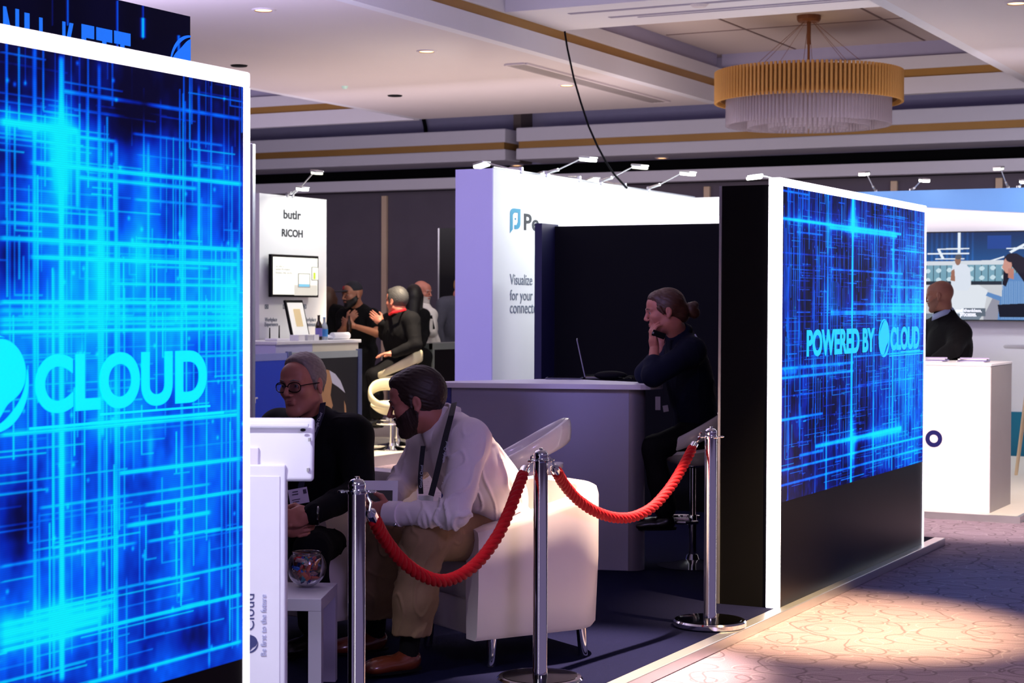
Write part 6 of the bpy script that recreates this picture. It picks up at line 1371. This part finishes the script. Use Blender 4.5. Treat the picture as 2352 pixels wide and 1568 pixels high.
bt = thing('bottle', at(802, 752, 18.70), 'small dark bottle in the hands of the man with the cap', 'bottle'); build('glass', MB().lathe([(0, 0), (.026, 0), (.027, .09), (.011, .13), (.010, .17), (0, .17)], at(802, 762, 18.72), 14), mat('brown_bottle', (40, 26, 16), .1), bt, smooth=True)
# grey haired man on the cream stool, seen from behind
g_j = JJ(dict(neck=(918, 716, 18.55), chest=(920, 762, 18.55), pelvis=(918, 832, 18.72), shR=(946, 736, 18.35), shL=(893, 738, 18.75), elR=(955, 792, 18.25), wrR=(905, 812, 18.25), elL=(884, 768, 18.80), wrL=(878, 742, 18.60), hipR=(912, 838, 18.60), hipL=(902, 838, 18.82), knR=(862, 862, 18.50), knL=(856, 862, 18.80), anR=(868, 960, 18.50), anL=(866, 962, 18.80)))
g_j['toeR'] = cdir(-1, 0, 0); g_j['toeL'] = cdir(-1, 0, 0)
pg, g_j = person('man with cropped silver hair and dark jacket sitting on the cream stool', g_j, head_frame(at(911, 692, 18.50), unit(_R0 * -.75 + _F0 * .60 - _Z * .05), _Z), 1.16, None, dict(top=C_suit, legs=C_suit, topname='jacket'), hair='short', hairm=H_silver, skinm=S_c, h=.010, hh=.005, w=1.12, belly=.01, face_=False, tam=.085, arm=.066, shoes=L_black,
       hands={'L': (unit(_R0 * -.6 + _Z * .5), unit(_F0), _Z, .5, .5), 'R': (unit(_R0 * -1), -_Z, _F0, .4, .3)})
build('lanyard', MB().tube([at(895, 722, 18.50), at(903, 717, 18.35), at(918, 714, 18.32), at(930, 711, 18.40), at(934, 716, 18.60)], .014, 8), mat('red_lanyard', (220, 20, 36), .6), pg, smooth=True)
# dark haired woman behind him
J, b, f, r, hc = stand(953, 19.40, .1, (.2, 1), 1.72)
J['neck'] = at(951, 712, 19.40); J['shR'] = at(972, 726, 19.40); J['shL'] = at(935, 726, 19.40); J['elR'] = at(976, 765, 19.40); J['elL'] = at(930, 765, 19.40); J['wrR'] = at(970, 790, 19.25); J['wrL'] = at(935, 790, 19.25)
person('woman with long black hair standing between the silver-haired and the bald man', J, head_frame(at(952, 680, 19.40), unit(_R0 * .3 + _F0), _Z), 1.0, None, dict(top=C_dark, legs=C_dark, topname='blouse'), hair='long', hairm=H_dark, skinm=S_a, h=.012, hh=.006, face_=False, female=True, w=.95, shoes=L_black)
# bald man in off-white shirt
J, b, f, r, hc = stand(980, 20.90, .1, (.9, -.3), 1.80)
J['neck'] = at(974, 706, 20.90); J['shR'] = at(990, 724, 20.70); J['shL'] = at(966, 724, 21.10); J['elR'] = at(992, 765, 20.60); J['wrR'] = at(984, 764, 20.40); J['pelvis'] = at(978, 800, 20.90)
pb, _ = person('bald man with short white beard and off-white shirt, far behind the stools', J, head_frame(at(970, 671, 20.90), unit(_R0 * .80 - _F0 * .5 - _Z * .1), _Z), 1.12, None, dict(top=C_off, legs=C_stone, topname='shirt'), beard='full', beardm=mat('beard_white', (190, 184, 178), .7), skinm=S_c, h=.011, hh=.0055, w=1.0, shoes=L_black,
       hands={'R': (unit(_R0 * -.6 + _Z * .2), unit(_F0), _Z, .9, .5)})
nb = thing('notebook', at(984, 745, 20.30), 'dark notebook held up by the bald man in off-white shirt', 'notebook'); build('cover', MB().box(at(984, 742, 20.30), (.12, .16, .02), Matrix.Rotation(-.25, 3, 'Y') @ Matrix((_R0, _Z, _F0)).transposed(), .002), M_blackm, nb); build('pages', MB().box(at(984, 746, 20.27), (.10, .14, .012), Matrix((_R0, _Z, _F0)).transposed()), C_off, nb)
# auburn haired woman cut by the white panel
J, b, f, r, hc = stand(748, 19.60, .1, (.5, .8), 1.70)
person('woman with long auburn hair half hidden by the butlr panel', J, head_frame(at(753, 688, 19.60), unit(_R0 * .3 + _F0), _Z), 1.1, None, dict(top=C_dark, legs=C_dark, topname='blouse'), hair='long', hairm=H_auburn, skinm=S_a, h=.012, hh=.006, face_=False, female=True, w=1.0, shoes=L_black)
# visitor in grey shirt bending over the cabinet
J, b, f, r, hc = stand(1040, 21.50, .1, (.8, -.5), 1.76)
J['neck'] = at(1062, 694, 21.40); J['pelvis'] = at(1030, 792, 21.50); J['chest'] = at(1040, 718, 21.45); J['shR'] = at(1020, 700, 21.32); J['shL'] = at(1072, 704, 21.60); J['elR'] = at(1008, 750, 21.20); J['wrR'] = at(1016, 790, 21.15)
pv_, _ = person('visitor in grey shirt seen from behind, partly hidden by the white wall end', J, head_frame(at(1066, 664, 21.35), unit(_R0 * .8 - _F0 * .3 - _Z * .4), _Z), 1.2, None, dict(top=C_greyw, legs=C_dark, topname='shirt'), hair='short', hairm=mat('hair_blond', (150, 112, 60), .6), skinm=S_a, h=.011, hh=.006, face_=False, w=1.3, belly=.02, tam=.085, shoes=L_black)
